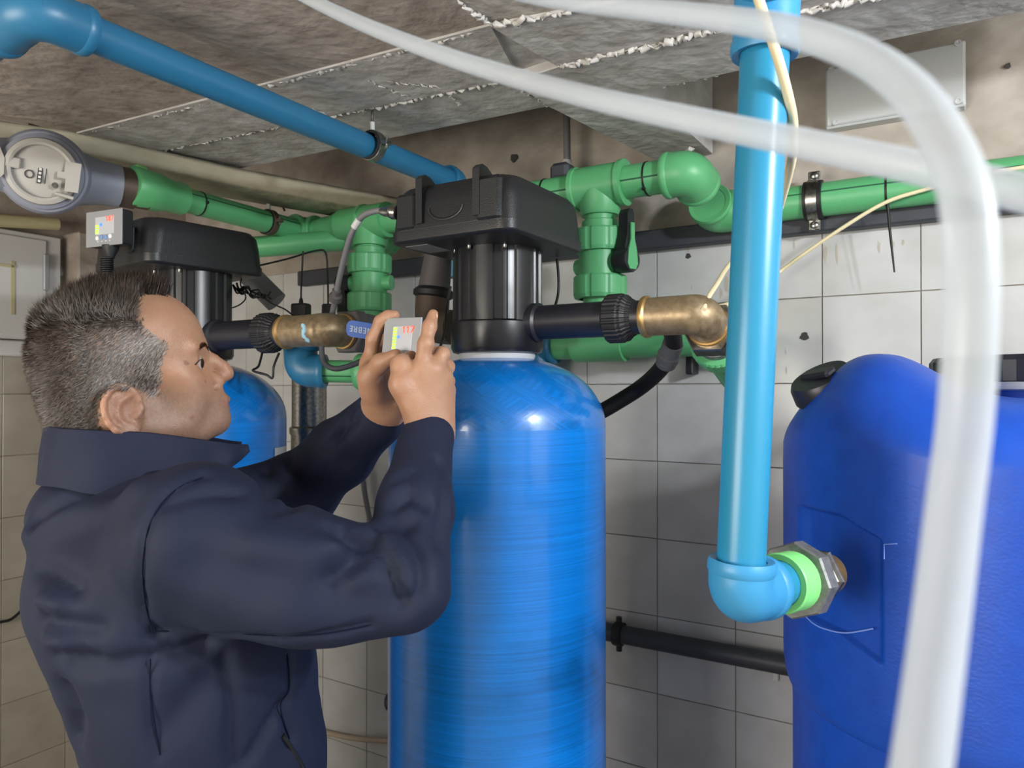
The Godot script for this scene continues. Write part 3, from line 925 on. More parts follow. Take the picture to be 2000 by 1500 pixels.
func control_head(axis: Vector3, label: String, corner: Vector3, turn: float, fins: bool) -> Node3D:
	var t := thing("control_valve_head", label, "valve head")
	var o := Vector3(axis.x, EYE.y, axis.z)
	var bk: Material = mats["black plastic"]
	# fluted column
	var flute := func(a): return 1.0 + (0.055 if fposmod(a * 7.0 / TAU, 1.0) < 0.42 else 0.0) + (0.03 if absf(fposmod(a * 7.0 / TAU, 1.0) - 0.7) < 0.05 else 0.0)
	put_lathe("column", t, mats["black gloss"], o, Vector3.UP, [Vector2(0.080, 0.12), Vector2(0.080, 0.268)], 168, flute)
	put_lathe("base_ring", t, mats["black gloss"], o, Vector3.UP, [Vector2(0.075, 0.066), Vector2(0.083, 0.068), Vector2(0.087, 0.076), Vector2(0.087, 0.122), Vector2(0.083, 0.126), Vector2(0.070, 0.126)], 72)
	# housing: bottom tray and cover. x runs along the front, z out of the front
	var X := U.rotated(Vector3.UP, turn)
	var Z := N.rotated(Vector3.UP, turn)
	var w := 0.262
	var d := 0.275
	var ctr := corner - X * (w / 2) - Z * (d / 2)
	var ring := func(sw: float, sd: float, y: float, r: float, sx := 0.0) -> Array:
		var out := []
		for p in rounded_rect(w * sw, d * sd, r):
			out.append(Vector3(ctr.x, EYE.y + y, ctr.z) + X * (p.x + sx) + Z * p.y)
		return out
	var m := Msh.new()
	m.loft([ring.call(0.93, 0.93, 0.258, 0.02), ring.call(0.99, 0.99, 0.260, 0.026), ring.call(1.0, 1.0, 0.264, 0.028), ring.call(1.0, 1.0, 0.279, 0.028)])
	put(m, "tray", bk, t)
	m = Msh.new()
	m.loft([ring.call(0.985, 0.985, 0.279, 0.026), ring.call(0.99, 0.99, 0.281, 0.03), ring.call(0.975, 0.975, 0.32, 0.034), ring.call(0.955, 0.95, 0.345, 0.036), ring.call(0.90, 0.9, 0.356, 0.04), ring.call(0.72, 0.74, 0.361, 0.04)])
	put(m, "cover", bk, t)
	var fc := Vector3(ctr.x, EYE.y, ctr.z) + Z * (d / 2)
	if fins:
		for s in [-0.062, 0.058]:
			var fm := Msh.new()
			var fo: Vector3 = fc + X * s
			var pr := [fo + Z * 0.004 + Vector3(0, 0.288, 0), fo + Z * 0.004 + Vector3(0, 0.366, 0), fo - Z * 0.006 + Vector3(0, 0.374, 0), fo - Z * 0.02 + Vector3(0, 0.372, 0), fo - Z * 0.06 + Vector3(0, 0.350, 0), fo - Z * 0.03 + Vector3(0, 0.288, 0)]
			fm.prism(pr, X * 0.014)
			put(fm, "fin", bk, t)
		# raised pads leave a recess with a scooped lip between the fins
		put_block("front_pad", t, bk, frame(fc - Z * 0.006 - X * 0.088 + Vector3(0, 0.312, 0), X, Vector3.UP), Vector3(0.046, 0.066, 0.016), 0.006)
		put_block("front_pad", t, bk, frame(fc - Z * 0.007 + X * 0.086 + Vector3(0, 0.314, 0), X, Vector3.UP), Vector3(0.05, 0.076, 0.02), 0.007)
		var lipm := Msh.new()
		var lp := []
		for k in 13:
			var q := PI * k / 12.0
			lp.append(fc - Z * 0.004 + X * (0.036 * cos(q) - 0.002) + Vector3(0, 0.312 - 0.022 * sin(q), 0))
		lipm.tube(lp, 0.004, 8)
		put(lipm, "scoop_lip", bk, t)
		put_block("sticker", t, mat("sticker grey", rgb(120, 120, 122), 0.5), frame(ctr - X * 0.085 + Z * 0.075 + Vector3(0, EYE.y + 0.2575, 0), X, Z), Vector3(0.05, 0.07, 0.0012), 0.0002)
	else:
		put_block("step", t, bk, frame(fc + X * 0.055 - Z * 0.001 + Vector3(0, 0.312, 0), X, Vector3.UP), Vector3(0.03, 0.055, 0.012), 0.004)
	for q in [[0.03, 0.07], [0.055, 0.06], [-0.005, 0.085], [-0.05, 0.065]]:
		put_lathe("screw", t, mats["steel"], o + X * q[0] + Z * q[1] + Vector3(0, 0.259, 0), Vector3.DOWN, [Vector2(0.004, 0), Vector2(0.004, 0.006), Vector2(0.0025, 0.008), Vector2(0.0001, 0.008)], 8)
	return t

# outlet along the wall: black coupling, union nut, brass elbow that turns to the wall
func outlet(axis: Vector3, s0: float, s1: float, labels: Array, hy: float, lean: Vector3) -> Array:
	var o := Vector3(axis.x, EYE.y + hy, axis.z)
	var t := thing("union_coupling", labels[0], "pipe fitting")
	var bf: Material = mats["black fitting"]
	put_lathe("sleeve", t, bf, o + U * 0.07, U, [Vector2(0.02, 0), Vector2(0.036, 0.002), Vector2(0.036, 0.022), Vector2(0.031, 0.026), Vector2(0.031, s0 - 0.13)], 36)
	var rib := func(a): return 1.0 + 0.02 * (1.0 if fposmod(a * 30.0 / TAU, 1.0) < 0.5 else -1.0)
	put_lathe("union_nut", t, mats["black rubber"], o + U * (s0 - 0.065), U, [Vector2(0.031, 0), Vector2(0.039, 0.001), Vector2(0.0415, 0.004), Vector2(0.0415, 0.028), Vector2(0.039, 0.031), Vector2(0.039, 0.036), Vector2(0.033, 0.042), Vector2(0.029, 0.05)], 120, rib)
	put_lathe("spigot", t, bf, o + U * (s0 - 0.025), U, [Vector2(0.029, 0), Vector2(0.0285, 0.03)], 32)
	var e := thing("brass_elbow", labels[1], "pipe fitting")
	var corner := o + U * s1
	var back := lean.normalized()
	put_lathe("rim", e, mats["brass rim"], o + U * s0, U, [Vector2(0.028, 0), Vector2(0.034, 0), Vector2(0.0355, 0.003), Vector2(0.0355, 0.008), Vector2(0.032, 0.011)], 36)
	var pts := fillet([o + U * (s0 + 0.008), corner, corner + back * 0.05], 0.045, 12)
	var rad := []
	for k in pts.size():
		rad.append(0.032 + 0.002 * sin(PI * k / pts.size()))
	put_tube("bend", e, mats["brass"], pts, rad, 32)
	put_lathe("rim", e, mats["brass rim"], corner + back * 0.045, back, [Vector2(0.03, 0), Vector2(0.0355, 0.001), Vector2(0.0365, 0.004), Vector2(0.0355, 0.010), Vector2(0.03, 0.011)], 36)
	return [corner + back * 0.056, back]

func build_units():
	var ax1 := Vector3(-0.028, 0, -1.40)
	var ax2 := Vector3(-0.722, 0, -1.68)
	vessel(ax1, "large blue fibre-wound pressure tank in front of the white tiles")
	vessel(ax2, "blue fibre-wound pressure tank half hidden behind the man's face and collar")
	var h1 := control_head(ax1, "black control valve head with finned housing atop the large blue tank", P(998, 455, 1.195) * Vector3(1, 0, 1), 0.0, true)
	var h2 := control_head(ax2, "black control valve head carrying a lit controller, above the man's hair", P(287, 510, 1.5) * Vector3(1, 0, 1), -0.12, false)
	# connector with hose on the near head
	var hose := thing("flexible_hose", "thin grey braided hose with steel ends plugged into the finned black housing", "hose")
	var hp := [P(765, 414, 1.33), P(735, 412, 1.34), P(706, 424, 1.36), P(686, 458, 1.38), P(672, 505, 1.41), P(661, 552, 1.44), P(654, 590, 1.47), P(647, 620, 1.5)]
	var hs := spline(hp, 6)
	put_tube("tube", hose, mats["hose grey"], hs, 0.0058, 12)
	put_lathe("plug", hose, mats["steel"], P(771, 415, 1.325), P(735, 412, 1.34) - P(771, 415, 1.325), [Vector2(0.004, -0.006), Vector2(0.0125, -0.005), Vector2(0.013, 0.004), Vector2(0.0095, 0.006), Vector2(0.011, 0.009), Vector2(0.009, 0.012), Vector2(0.009, 0.022), Vector2(0.006, 0.03)], 20)
	put_lathe("sleeve", hose, mats["box grey"], hs[13], hs[15] - hs[13], [Vector2(0.004, 0), Vector2(0.0068, 0.001), Vector2(0.0068, 0.02), Vector2(0.004, 0.021)], 12)
	put_lathe("ferrule", hose, mats["grey union"], P(658, 565, 1.45), P(654, 590, 1.47) - P(658, 565, 1.45), [Vector2(0.005, 0), Vector2(0.009, 0.002), Vector2(0.009, 0.012), Vector2(0.013, 0.015), Vector2(0.013, 0.027), Vector2(0.009, 0.03)], 16)
	# fitting on the far side of the near column
	var g := thing("grey_pipe_elbow", "brown metal elbow with grey union rising behind the black column", "pipe fitting")
	var ga := [P(890, 640, 1.50), P(842, 637, 1.55), P(846, 575, 1.56), P(858, 500, 1.56)]
	var gp := fillet(ga, 0.05, 8)
	put_tube("elbow", g, mats["bronze dark"], [gp[0], gp[1], gp[2], gp[3], gp[4], gp[5], gp[6], gp[7], gp[8], gp[9], P(846, 572, 1.56)], 0.0355, 24)
	put_lathe("ring", g, mats["black rubber"], P(846, 584, 1.56), Vector3(0.1, 1, 0), [Vector2(0.033, 0), Vector2(0.043, 0.006), Vector2(0.043, 0.016), Vector2(0.034, 0.024)], 28)
	put_tube("union", g, mats["grey union"], [P(847, 570, 1.56), P(853, 525, 1.56), P(858, 480, 1.56), P(866, 420, 1.56)], [0.034, 0.031, 0.027, 0.026], 24)
	# outlets
	var r1 := outlet(ax1, 0.293, 0.39, ["black threaded coupling from the finned valve head to bright brass elbow", "bright worn brass elbow with silver nut in front of white tiles"], 0.121, -N * 0.85 - U * 0.02 + Vector3(0, -0.3, 0))
	var t := thing("silver_union", "silver hexagon union between worn brass elbow and green ribbed collar", "pipe fitting")
	var q: Vector3 = r1[0]
	var bk: Vector3 = r1[1]
	var hexa := func(a): return 0.93 / cos(fposmod(a, TAU / 6) - TAU / 12)
	put_lathe("union_nut", t, mats["steel"], q - bk * 0.004, bk, [Vector2(0.03, 0), Vector2(0.043, 0.001), Vector2(0.045, 0.005), Vector2(0.045, 0.026), Vector2(0.041, 0.03), Vector2(0.034, 0.03)], 60, hexa)
	put_lathe("threaded_body", t, mats["zinc"], q + bk * 0.024, bk, [Vector2(0.034, 0), Vector2(0.036, 0.003), Vector2(0.034, 0.006), Vector2(0.036, 0.009), Vector2(0.034, 0.012), Vector2(0.038, 0.014), Vector2(0.038, 0.03), Vector2(0.03, 0.03)], 40)
	put_lathe("green_collar", t, mats["green"], q + bk * 0.052, bk, [Vector2(0.03, 0), Vector2(0.047, 0), Vector2(0.05, 0.004), Vector2(0.05, 0.03), Vector2(0.044, 0.05), Vector2(0.038, 0.05), Vector2(0.038, 0.16)], 90, func(a): return 1.0 + 0.012 * (1.0 if fposmod(a * 30.0 / TAU, 1.0) < 0.5 else -1.0))
	put_tube("wire", t, mats["cable black"], spline([P(1366, 606, 1.2), P(1378, 598, 1.19), P(1390, 612, 1.2), P(1384, 622, 1.19)], 5), 0.0012, 6)
	var r2 := outlet(ax2, 0.30, 0.415, ["black threaded coupling from the rear valve head to dull brass elbow", "dull brass elbow with blue paint smear beside the blue lever"], 0.117, -N)
	var sm := Msh.new()
	var sp := [P(590, 632, 1.423), P(594, 642, 1.42), P(592, 654, 1.42), P(598, 662, 1.423), P(604, 668, 1.43)]
	sm.tube(spline(sp, 5), [0.001, 0.003, 0.004, 0.0045, 0.004, 0.003, 0.0045, 0.005, 0.004, 0.003, 0.003, 0.004, 0.004, 0.003, 0.0025, 0.003, 0.0045, 0.004, 0.003, 0.002, 0.001], 8)
	put(sm, "paint_smear", mat("paint smear", rgb(150, 190, 205), 0.7), get_node("brass_elbow_001"))
	var t2 := thing("lever_valve", "dark ball valve with a blue lever lettered upside down", "valve")
	var q2: Vector3 = r2[0]
	put_lathe("union_nut", t2, mats["grey union"], q2, r2[1], [Vector2(0.03, 0), Vector2(0.043, 0.001), Vector2(0.045, 0.005), Vector2(0.045, 0.03), Vector2(0.04, 0.034), Vector2(0.032, 0.034)], 60, hexa)
	put_lathe("body", t2, mats["grey union"], q2 + r2[1] * 0.03, r2[1], [Vector2(0.032, 0), Vector2(0.04, 0.012), Vector2(0.042, 0.03), Vector2(0.04, 0.05), Vector2(0.034, 0.06), Vector2(0.034, 0.12)], 36)
	var lv := Msh.new()
	var la := P(679, 640, 1.39)
	var lb := P(775, 655, 1.36)
	var ld := (lb - la).normalized()
	var lu := Vector3(0.05, 1, 0.12)
	lu = (lu - ld * lu.dot(ld)).normalized()
	var ln := ld.cross(lu)
	var prof := []
	for p in [[0.0, 0.006], [0.004, 0.013], [0.012, 0.0155], [0.06, 0.0145], [0.092, 0.013], [0.092, -0.013], [0.06, -0.0145], [0.012, -0.0155], [0.004, -0.013], [0.0, -0.006]]:
		prof.append(la + ld * p[0] + lu * p[1] - ln * 0.005)
	lv.prism(prof, ln * 0.010)
	put(lv, "lever", mats["lever blue"], t2)
	var tm := TextMesh.new()
	var fn := SystemFont.new()
	fn.font_names = PackedStringArray(["Droid Sans"])
	fn.font_weight = 700
	tm.font = fn; tm.text = "GENEBRE"; tm.font_size = 32; tm.pixel_size = 0.0115 / 24.0; tm.depth = 0.0006
	var tx := MeshInstance3D.new()
	tx.mesh = tm; tx.material_override = mats["print pale"]; tx.name = "lettering"
	t2.add_child(tx, true)
	tx.transform = frame(la + ld * 0.041 + ln * 0.0054, -ld, -lu)
	# controller on the rear head
	var c := thing("controller", "square grey controller with green and red lights fixed to the rear black housing", "controller")
	var c0 := P(168, 416, 1.52)
	var c1 := P(238, 406, 1.475)
	var c2 := P(170, 484, 1.52)
	var cx := (c1 - c0).normalized()
	var xf := frame((c0 + c1) / 2 + (c2 - c0) / 2, cx, Vector3.UP)
	var cw := (c1 - c0).length()
	put_block("case", c, mats["black plastic"], xf.translated_local(Vector3(0, 0, -0.014)), Vector3(cw * 0.98, 0.07, 0.026), 0.003)
	screen_face(c, xf, cw, 0.072, "187", 4)
	put_lathe("cable_boot", c, mats["black rubber"], xf * Vector3(0.006, -0.034, -0.01), Vector3.DOWN, [Vector2(0.016, 0), Vector2(0.015, 0.008), Vector2(0.009, 0.02), Vector2(0.007, 0.026)], 16)
	var coil := []
	for k in 60:
		var a := k * 0.9
		coil.append(xf * Vector3(0.003 + 0.011 * cos(a), -0.06 - k * 0.00062, -0.004 + 0.011 * sin(a)))
	put_tube("coiled_cable", c, mats["cable black"], coil, 0.0021, 6)

func build_plastic_tank(port: Vector3):
	var t := thing("plastic_tank", "large navy blue moulded plastic tank with black lids beside the sky-blue riser", "tank")
	var o := Vector3(0.735, 0, -1.105)
	var r := 0.312
	var hump := Vector3(P(1712, 720, 1.12).x, 0, P(1712, 720, 1.12).z)
	var m := Msh.new()
	var segs := 96
	var rows := []
	# (radius factor, height above the eye)
	var prof := []
	for k in 9: prof.append(Vector2(1.0 - 0.12 * (1 - k / 8.0), -1.57 + 0.02 * k))
	prof.append(Vector2(0.955, -1.2)); prof.append(Vector2(0.955, -0.50)); prof.append(Vector2(0.957, -0.47))
	for k in 9:
		var a := PI / 2 * k / 8.0
		prof.append(Vector2(0.957 + 0.043 * sin(a), -0.465 + 0.055 * (1 - cos(a))))
	for k in 8: prof.append(Vector2(1.0, -0.40 + 0.04 * k))
	for k in 15:
		var a := PI / 2 * (k + 1) / 15.0
		prof.append(Vector2(1.0 - 0.4 * (1 - cos(a)), -0.10 + 0.085 * sin(a)))
	for k in 6: prof.append(Vector2(0.6 - 0.6 * (k + 1) / 6.0, -0.014))
	var ring_at := func(pr: Vector2, a: float) -> Vector3:
		var d := Vector3(cos(a), 0, sin(a))
		var p := o + d * r * pr.x + Vector3(0, EYE.y + pr.y, 0)
		# raised shoulder with a filling mouth
		var q := Vector2(p.x - hump.x, p.z - hump.z)
		var qq := Vector2(q.dot(Vector2(0.80, 0.6)) / 0.088, q.dot(Vector2(-0.6, 0.80)) / 0.16)
		var rise := smoothstep(-0.22, -0.06, pr.y)
		p.y += 0.068 * exp(-pow(qq.length_squared(), 1.15) * 0.75) * rise
		# flat for the outlet
		var dp := p - port
		var sx := dp.dot(Vector3(0.69, 0, 0.72))
		var fl := (1.0 - smoothstep(0.056, 0.060, sx)) * smoothstep(-0.085, -0.06, sx) * (1.0 - smoothstep(0.076, 0.080, absf(dp.y + 0.009 + 0.35 * maxf(sx, 0.0)))) * (1.0 - smoothstep(0.9, 1.2, absf(angle_difference(a, atan2(port.z - o.z, port.x - o.x)))))
		p -= d * 0.009 * fl
		return p
	var ang := []
	var a := -PI
	var pa := atan2(port.z - o.z, port.x - o.x)
	while a < PI - 0.001:
		ang.append(a)
		var dd: float = absf(angle_difference(a, pa))
		a += 0.012 if dd < 0.36 else 0.05
	var fine := []
	for k in prof.size() - 1:
		var st: int = 16 if prof[k].y >= -0.41 and prof[k + 1].y <= -0.11 and prof[k].y < -0.1 else 2
		for s in st: fine.append(prof[k].lerp(prof[k + 1], float(s) / st))
	fine.append(prof[-1])
	for pr in fine:
		var ring := []
		for q in ang: ring.append(ring_at.call(pr, q))
		rows.append(ring)
	m.loft(rows, true, false)
	put(m, "shell", mats["tank navy"], t)
	# small black cap on the sloping shoulder
	var cc := P(1606, 748, 1.13)
	var cn := Vector3(-0.62, 1.0, 0.22).normalized()
	put_lathe("cap", t, mats["black fitting"], cc - cn * 0.02, cn, [Vector2(0.040, 0.0), Vector2(0.047, 0.002), Vector2(0.049, 0.005), Vector2(0.047, 0.026), Vector2(0.043, 0.033), Vector2(0.0001, 0.033)], 36)
	put_block("cap_grip", t, mats["black fitting"], frame(cc + cn * 0.016, Vector3(0.3, 0.1, 1), cn), Vector3(0.062, 0.012, 0.022), 0.004)
	put_block("cap_hinge", t, mats["black rubber"], frame(P(1672, 716, 1.17), Vector3(1, 0.4, 0), cn), Vector3(0.024, 0.014, 0.018), 0.003)
	# big lid
	var lc := o + Vector3(0.13, EYE.y - 0.014, -0.05)
	put_lathe("neck", t, mats["tank navy"], lc, Vector3.UP, [Vector2(0.185, -0.03), Vector2(0.180, 0.018), Vector2(0.17, 0.018)], 64)
	put_lathe("rim", t, mats["silver face"], lc, Vector3.UP, [Vector2(0.186, 0.012), Vector2(0.19, 0.014), Vector2(0.19, 0.024), Vector2(0.18, 0.026)], 64)
	put_lathe("lid", t, mats["black fitting"], lc, Vector3.UP, [Vector2(0.180, 0.022), Vector2(0.188, 0.026), Vector2(0.188, 0.056), Vector2(0.182, 0.064), Vector2(0.0001, 0.070)], 72, func(q): return 1.0 + 0.006 * (1.0 if fposmod(q * 40.0 / TAU, 1.0) < 0.6 else -1.0))
	# moulding seam in the shape of a corner
	var sn := mat("seam pale", rgb(120, 150, 225), 0.6)
	var sk := func(x, y) -> Vector3:
		var rr := ray(x, y)
		var s := 0.85
		for k in 60:
			var p: Vector3 = EYE + rr * s
			var dist := Vector2(p.x - o.x, p.z - o.z).length() - r
			s += dist * 0.7
		return EYE + rr * s
	put_tube("moulding_seam", t, sn, [sk.call(1752, 1062), sk.call(1727, 1063), sk.call(1727, 1092)], 0.0008, 6)
	var lip := []
	for q in [[1572, 1202], [1592, 1220], [1620, 1231], [1655, 1236], [1705, 1228]]: lip.append(sk.call(q[0], q[1]))
	put_tube("moulding_seam", t, sn, spline(lip, 5), 0.0011, 6)

func build_meter():
	var t := thing("water_meter", "grey water meter with round dial and open cover plates under the ledge", "water meter")
	var d := (P(292, 372, 1.80) - P(100, 336, 1.66)).normalized()
	var c := P(92, 338, 1.655)
	var g: Material = mats["meter grey"]
	put_lathe("body", t, g, c - d * 0.24, d, [Vector2(0.03, 0.0), Vector2(0.052, 0.0), Vector2(0.053, 0.05), Vector2(0.045, 0.09), Vector2(0.05, 0.13), Vector2(0.066, 0.19), Vector2(0.07, 0.235), Vector2(0.066, 0.28), Vector2(0.054, 0.33), Vector2(0.050, 0.35), Vector2(0.050, 0.385), Vector2(0.03, 0.386)], 40)
	put_lathe("coupling", t, mats["bronze dark"], c + d * 0.13, d, [Vector2(0.03, 0.0), Vector2(0.047, 0.0), Vector2(0.047, 0.05), Vector2(0.043, 0.054), Vector2(0.044, 0.058), Vector2(0.044, 0.082), Vector2(0.03, 0.083)], 32)
	# dial housing faces the room
	var f := Vector3(0.42, -0.22, 0.88).normalized()
	var o := c + f * 0.045
	put_lathe("dial_housing", t, g, o, f, [Vector2(0.088, -0.02), Vector2(0.09, 0.0), Vector2(0.084, 0.012), Vector2(0.079, 0.013), Vector2(0.078, 0.03), Vector2(0.070, 0.036)], 48)
	put_lathe("dial_ring", t, mats["meter cover"], o, f, [Vector2(0.071, 0.03), Vector2(0.068, 0.044), Vector2(0.06, 0.048), Vector2(0.055, 0.046), Vector2(0.053, 0.036)], 48)
	put_lathe("dial", t, mats["meter cover"], o, f, [Vector2(0.056, 0.036), Vector2(0.054, 0.037), Vector2(0.0001, 0.037)], 40)
	var xf := frame(o + f * 0.0375, Vector3(0.9, -0.1, -0.42), Vector3.UP)
	for q in [[-0.022, 0.012], [-0.022, -0.010]]:
		put_lathe("small_dial", t, mats["meter ink"], xf * Vector3(q[0], q[1], 0), f, [Vector2(0.009, 0), Vector2(0.009, 0.0008), Vector2(0.0065, 0.0008), Vector2(0.0065, 0)], 20)
	put_block("counter_window", t, mats["meter ink"], xf.translated_local(Vector3(-0.003, 0, 0.0006)), Vector3(0.009, 0.052, 0.0012), 0.0003)
	for k in 6:
		put_block("counter_digit", t, mats["label paper"], xf.translated_local(Vector3(-0.003, 0.021 - 0.0084 * k, 0.0014)), Vector3(0.005, 0.0055, 0.0008), 0.0002)
	put_block("dial_print", t, mats["meter ink"], xf.translated_local(Vector3(0.008, 0, 0.0006)), Vector3(0.0016, 0.05, 0.001), 0.0003)
	# cover plates left and right of the dial
	var lp := []
	for q in [[-0.105, 0.04], [-0.1, 0.052], [-0.088, 0.052], [-0.078, 0.036], [-0.066, 0.012], [-0.064, -0.022], [-0.072, -0.034], [-0.09, -0.034], [-0.101, -0.022], [-0.102, 0.004], [-0.094, 0.01], [-0.094, 0.026]]:
		lp.append(xf * Vector3(q[0], q[1], 0.008))
	var m := Msh.new(); m.prism(lp, f * 0.006)
	put(m, "cover_plate", mats["meter cover"], t)
	var rp := []
	for q in [[0.03, 0.006], [0.03, -0.008], [0.046, -0.008], [0.046, -0.034], [0.072, -0.034], [0.072, 0.03], [0.042, 0.03], [0.042, 0.006]]:
		rp.append(xf * Vector3(q[0], q[1], 0.010))
	m = Msh.new(); m.prism(rp, f * 0.005)
	put(m, "cover_plate", mats["meter cover"], t)
	put_tube("hinge_pin", t, mats["meter cover"], [xf * Vector3(0.03, -0.042, 0.006), xf * Vector3(0.064, -0.046, 0.006)], 0.004, 10)
	put_block("hinge_arm", t, mats["meter cover"], xf.translated_local(Vector3(-0.052, 0.006, 0.008)), Vector3(0.028, 0.022, 0.008), 0.002)
	put_tube("seal", t, mats["steel"], [xf * Vector3(0.028, -0.026, 0.004), xf * Vector3(0.028, -0.026, 0.012)], 0.006, 12)

func tube_thing(called, label, category, material, pts, r, group := "", segs := 10):
	var m := Msh.new()
	m.tube(pts, r, segs)
	var o := put(m, called, material)
	tag(o, label, category, group)
	return o

func build_details():
	# milky tubes that loop close in front of the lens
	var tr := 0.006
	tube_thing("milky_tube", "milky plastic tube arching over and dropping past the navy tank", "tube", mats["milky tube"], spline([P(900, -40, 0.72), P(1060, -4, 0.56), P(1250, 18, 0.44), P(1420, 38, 0.36), P(1550, 62, 0.30), P(1680, 108, 0.255), P(1780, 180, 0.22), P(1850, 285, 0.195), P(1888, 400, 0.182), P(1897, 560, 0.178), P(1886, 800, 0.178), P(1862, 1000, 0.176), P(1832, 1250, 0.17), P(1796, 1520, 0.16), P(1760, 1760, 0.155)], 10), tr, "milky tubes", 20)
	tube_thing("milky_tube", "milky plastic tube sagging straight across in front of the ceiling and riser", "tube", mats["milky tube"], spline([P(480, -70, 0.85), P(600, -4, 0.72), P(720, 52, 0.62), P(860, 106, 0.53), P(1000, 150, 0.46), P(1160, 192, 0.40), P(1330, 230, 0.35), P(1520, 270, 0.31), P(1720, 312, 0.275), P(1900, 352, 0.25), P(2060, 392, 0.225), P(2300, 440, 0.20)], 10), tr, "milky tubes", 20)
	# cream tubes
	tube_thing("cream_tube", "thin cream tube hanging beside the sky-blue riser", "tube", mats["cream tube"], spline([P(1462, -60, 0.76), P(1482, 0, 0.765), P(1505, 70, 0.77), P(1524, 130, 0.78), P(1540, 190, 0.80), P(1549, 240, 0.83), P(1548, 300, 0.87), P(1538, 350, 0.93), P(1524, 400, 1.0), P(1512, 440, 1.1)], 8), 0.0054)
	tube_thing("cream_tube", "thin cream tube slanting across the tiles down to the silver union", "tube", mats["cream tube"], spline([R(2050, 318, 0.14), R(1900, 345, 0.125), R(1800, 372, 0.115), R(1728, 396, 0.112), R(1650, 442, 0.10), R(1570, 496, 0.08), R(1510, 540, 0.08), P(1450, 582, 1.55), P(1402, 600, 1.3), P(1380, 604, 1.22)], 8), 0.0042)
	tube_thing("cream_tube", "short cream tube rising from the worn brass elbow behind the riser", "tube", mats["cream tube"], spline([P(1374, 605, 1.17), P(1384, 580, 1.2), P(1400, 555, 1.25), P(1422, 520, 1.35), P(1460, 480, 1.45)], 8), 0.0042)
	# dark channel behind the green wall pipe
	var a := R(1040, 487, 0.022)
	var ch := Msh.new()
	ch.block(frame(W(0.75, 0.02, a.y - EYE.y - 0.012), U, Vector3.UP), Vector3(3.2, 0.05, 0.036), 0.004)
	tag(put(ch, "cable_channel", mats["dark channel"]), "dark grey cable channel along the top edge of the tiles", "cable channel")
	# low dark drain pipe
	var dp := thing("drain_pipe", "dark grey drain pipe low on the tiles with bolted clamp", "pipe")
	var d0 := R(1100, 1223, 0.04)
	var dh := R(1300, 1255, 0.04).y
	put_tube("pipe", dp, mats["dark pipe"], [W(-0.2, 0.04, dh - EYE.y), W(2.2, 0.04, dh - EYE.y)], 0.0235, 24)
	var dc := R(1209, 1240, 0.04)
	dc.y = dh
	put_lathe("clamp", dp, mats["black rubber"], dc - U * 0.012, U, [Vector2(0.023, 0), Vector2(0.03, 0.001), Vector2(0.031, 0.012), Vector2(0.03, 0.023), Vector2(0.023, 0.024)], 28)
	for k in [-1, 1]:
		put_tube("clamp_bolt", dp, mats["black rubber"], [dc + Vector3(0, 0.028 * k, 0), dc + Vector3(0, 0.044 * k, 0)], 0.008, 6)
	put_block("wall_clip", dp, mats["box grey"], frame(R(1515, 1318, 0.006), U, Vector3.UP), Vector3(0.014, 0.03, 0.01), 0.002)
	# junction box
	var jb := thing("junction_box", "flat pale grey junction box with screwed cover on the bare wall", "junction box")
	var j0 := R(1612, 135, 0.03)
	var j1 := R(1886, 82, 0.03)
	var j2 := R(1614, 252, 0.03)
	var jw := Vector2(j1.x - j0.x, j1.z - j0.z).length()
	var jc := (j0 + j1) / 2
	jc.y = (j0.y + j2.y) / 2
	var jh := j0.y - j2.y
	put_block("box", jb, mats["box grey"], frame(jc - N * 0.018, U, Vector3.UP), Vector3(jw, jh, 0.036), 0.003)
	put_block("cover", jb, mats["box grey"], frame(jc + N * 0.003, U, Vector3.UP), Vector3(jw * 0.985, jh * 0.94, 0.008), 0.003)
	for q in [[-0.42, -0.43], [0.45, -0.43], [0.45, 0.45], [-0.45, 0.45]]:
		put_lathe("screw", jb, mats["box grey"], jc + U * jw * q[0] + Vector3(0, jh * q[1], 0) + N * 0.006, N, [Vector2(0.007, 0), Vector2(0.0068, 0.003), Vector2(0.004, 0.0032), Vector2(0.003, 0.002), Vector2(0.0001, 0.002)], 14)
	# black plug box with cable on the bare wall above the pipe
	var pb := thing("sensor_box", "small black cable box with grey conduit behind the green tee", "cable box")
	put_block("box", pb, mats["dark channel"], frame(R(1100, 338, 0.1), U, Vector3.UP), Vector3(0.055, 0.045, 0.06), 0.01)
	put_tube("conduit", pb, mats["hose grey"], [R(1108, 322, 0.09), R(1106, 190, 0.09)], 0.0095, 12)
	put_lathe("gland", pb, mats["box grey"], R(1107, 322, 0.09), Vector3.UP, [Vector2(0.0095, -0.002), Vector2(0.013, 0), Vector2(0.013, 0.01), Vector2(0.0095, 0.014)], 14)
	tube_thing("cable", "thin black cable hanging from the finned housing to the black coupling", "cable", mats["cable black"], spline([P(1088, 505, 1.47), P(1091, 545, 1.48), P(1090, 575, 1.48), P(1083, 602, 1.46)], 8), 0.0028)
	tube_thing("cable", "thick black corrugated hose curving down behind the large blue tank", "hose", mats["black rubber"], spline([P(1120, 830, 1.58), P(1172, 805, 1.58), P(1215, 780, 1.57), P(1252, 756, 1.55), P(1284, 728, 1.5), P(1304, 700, 1.46), P(1316, 672, 1.42), P(1310, 640, 1.36)], 10), 0.0165, "", 18)
	var hc := thing("hose_connector", "grey ribbed hose connector beneath the worn brass elbow", "pipe fitting")
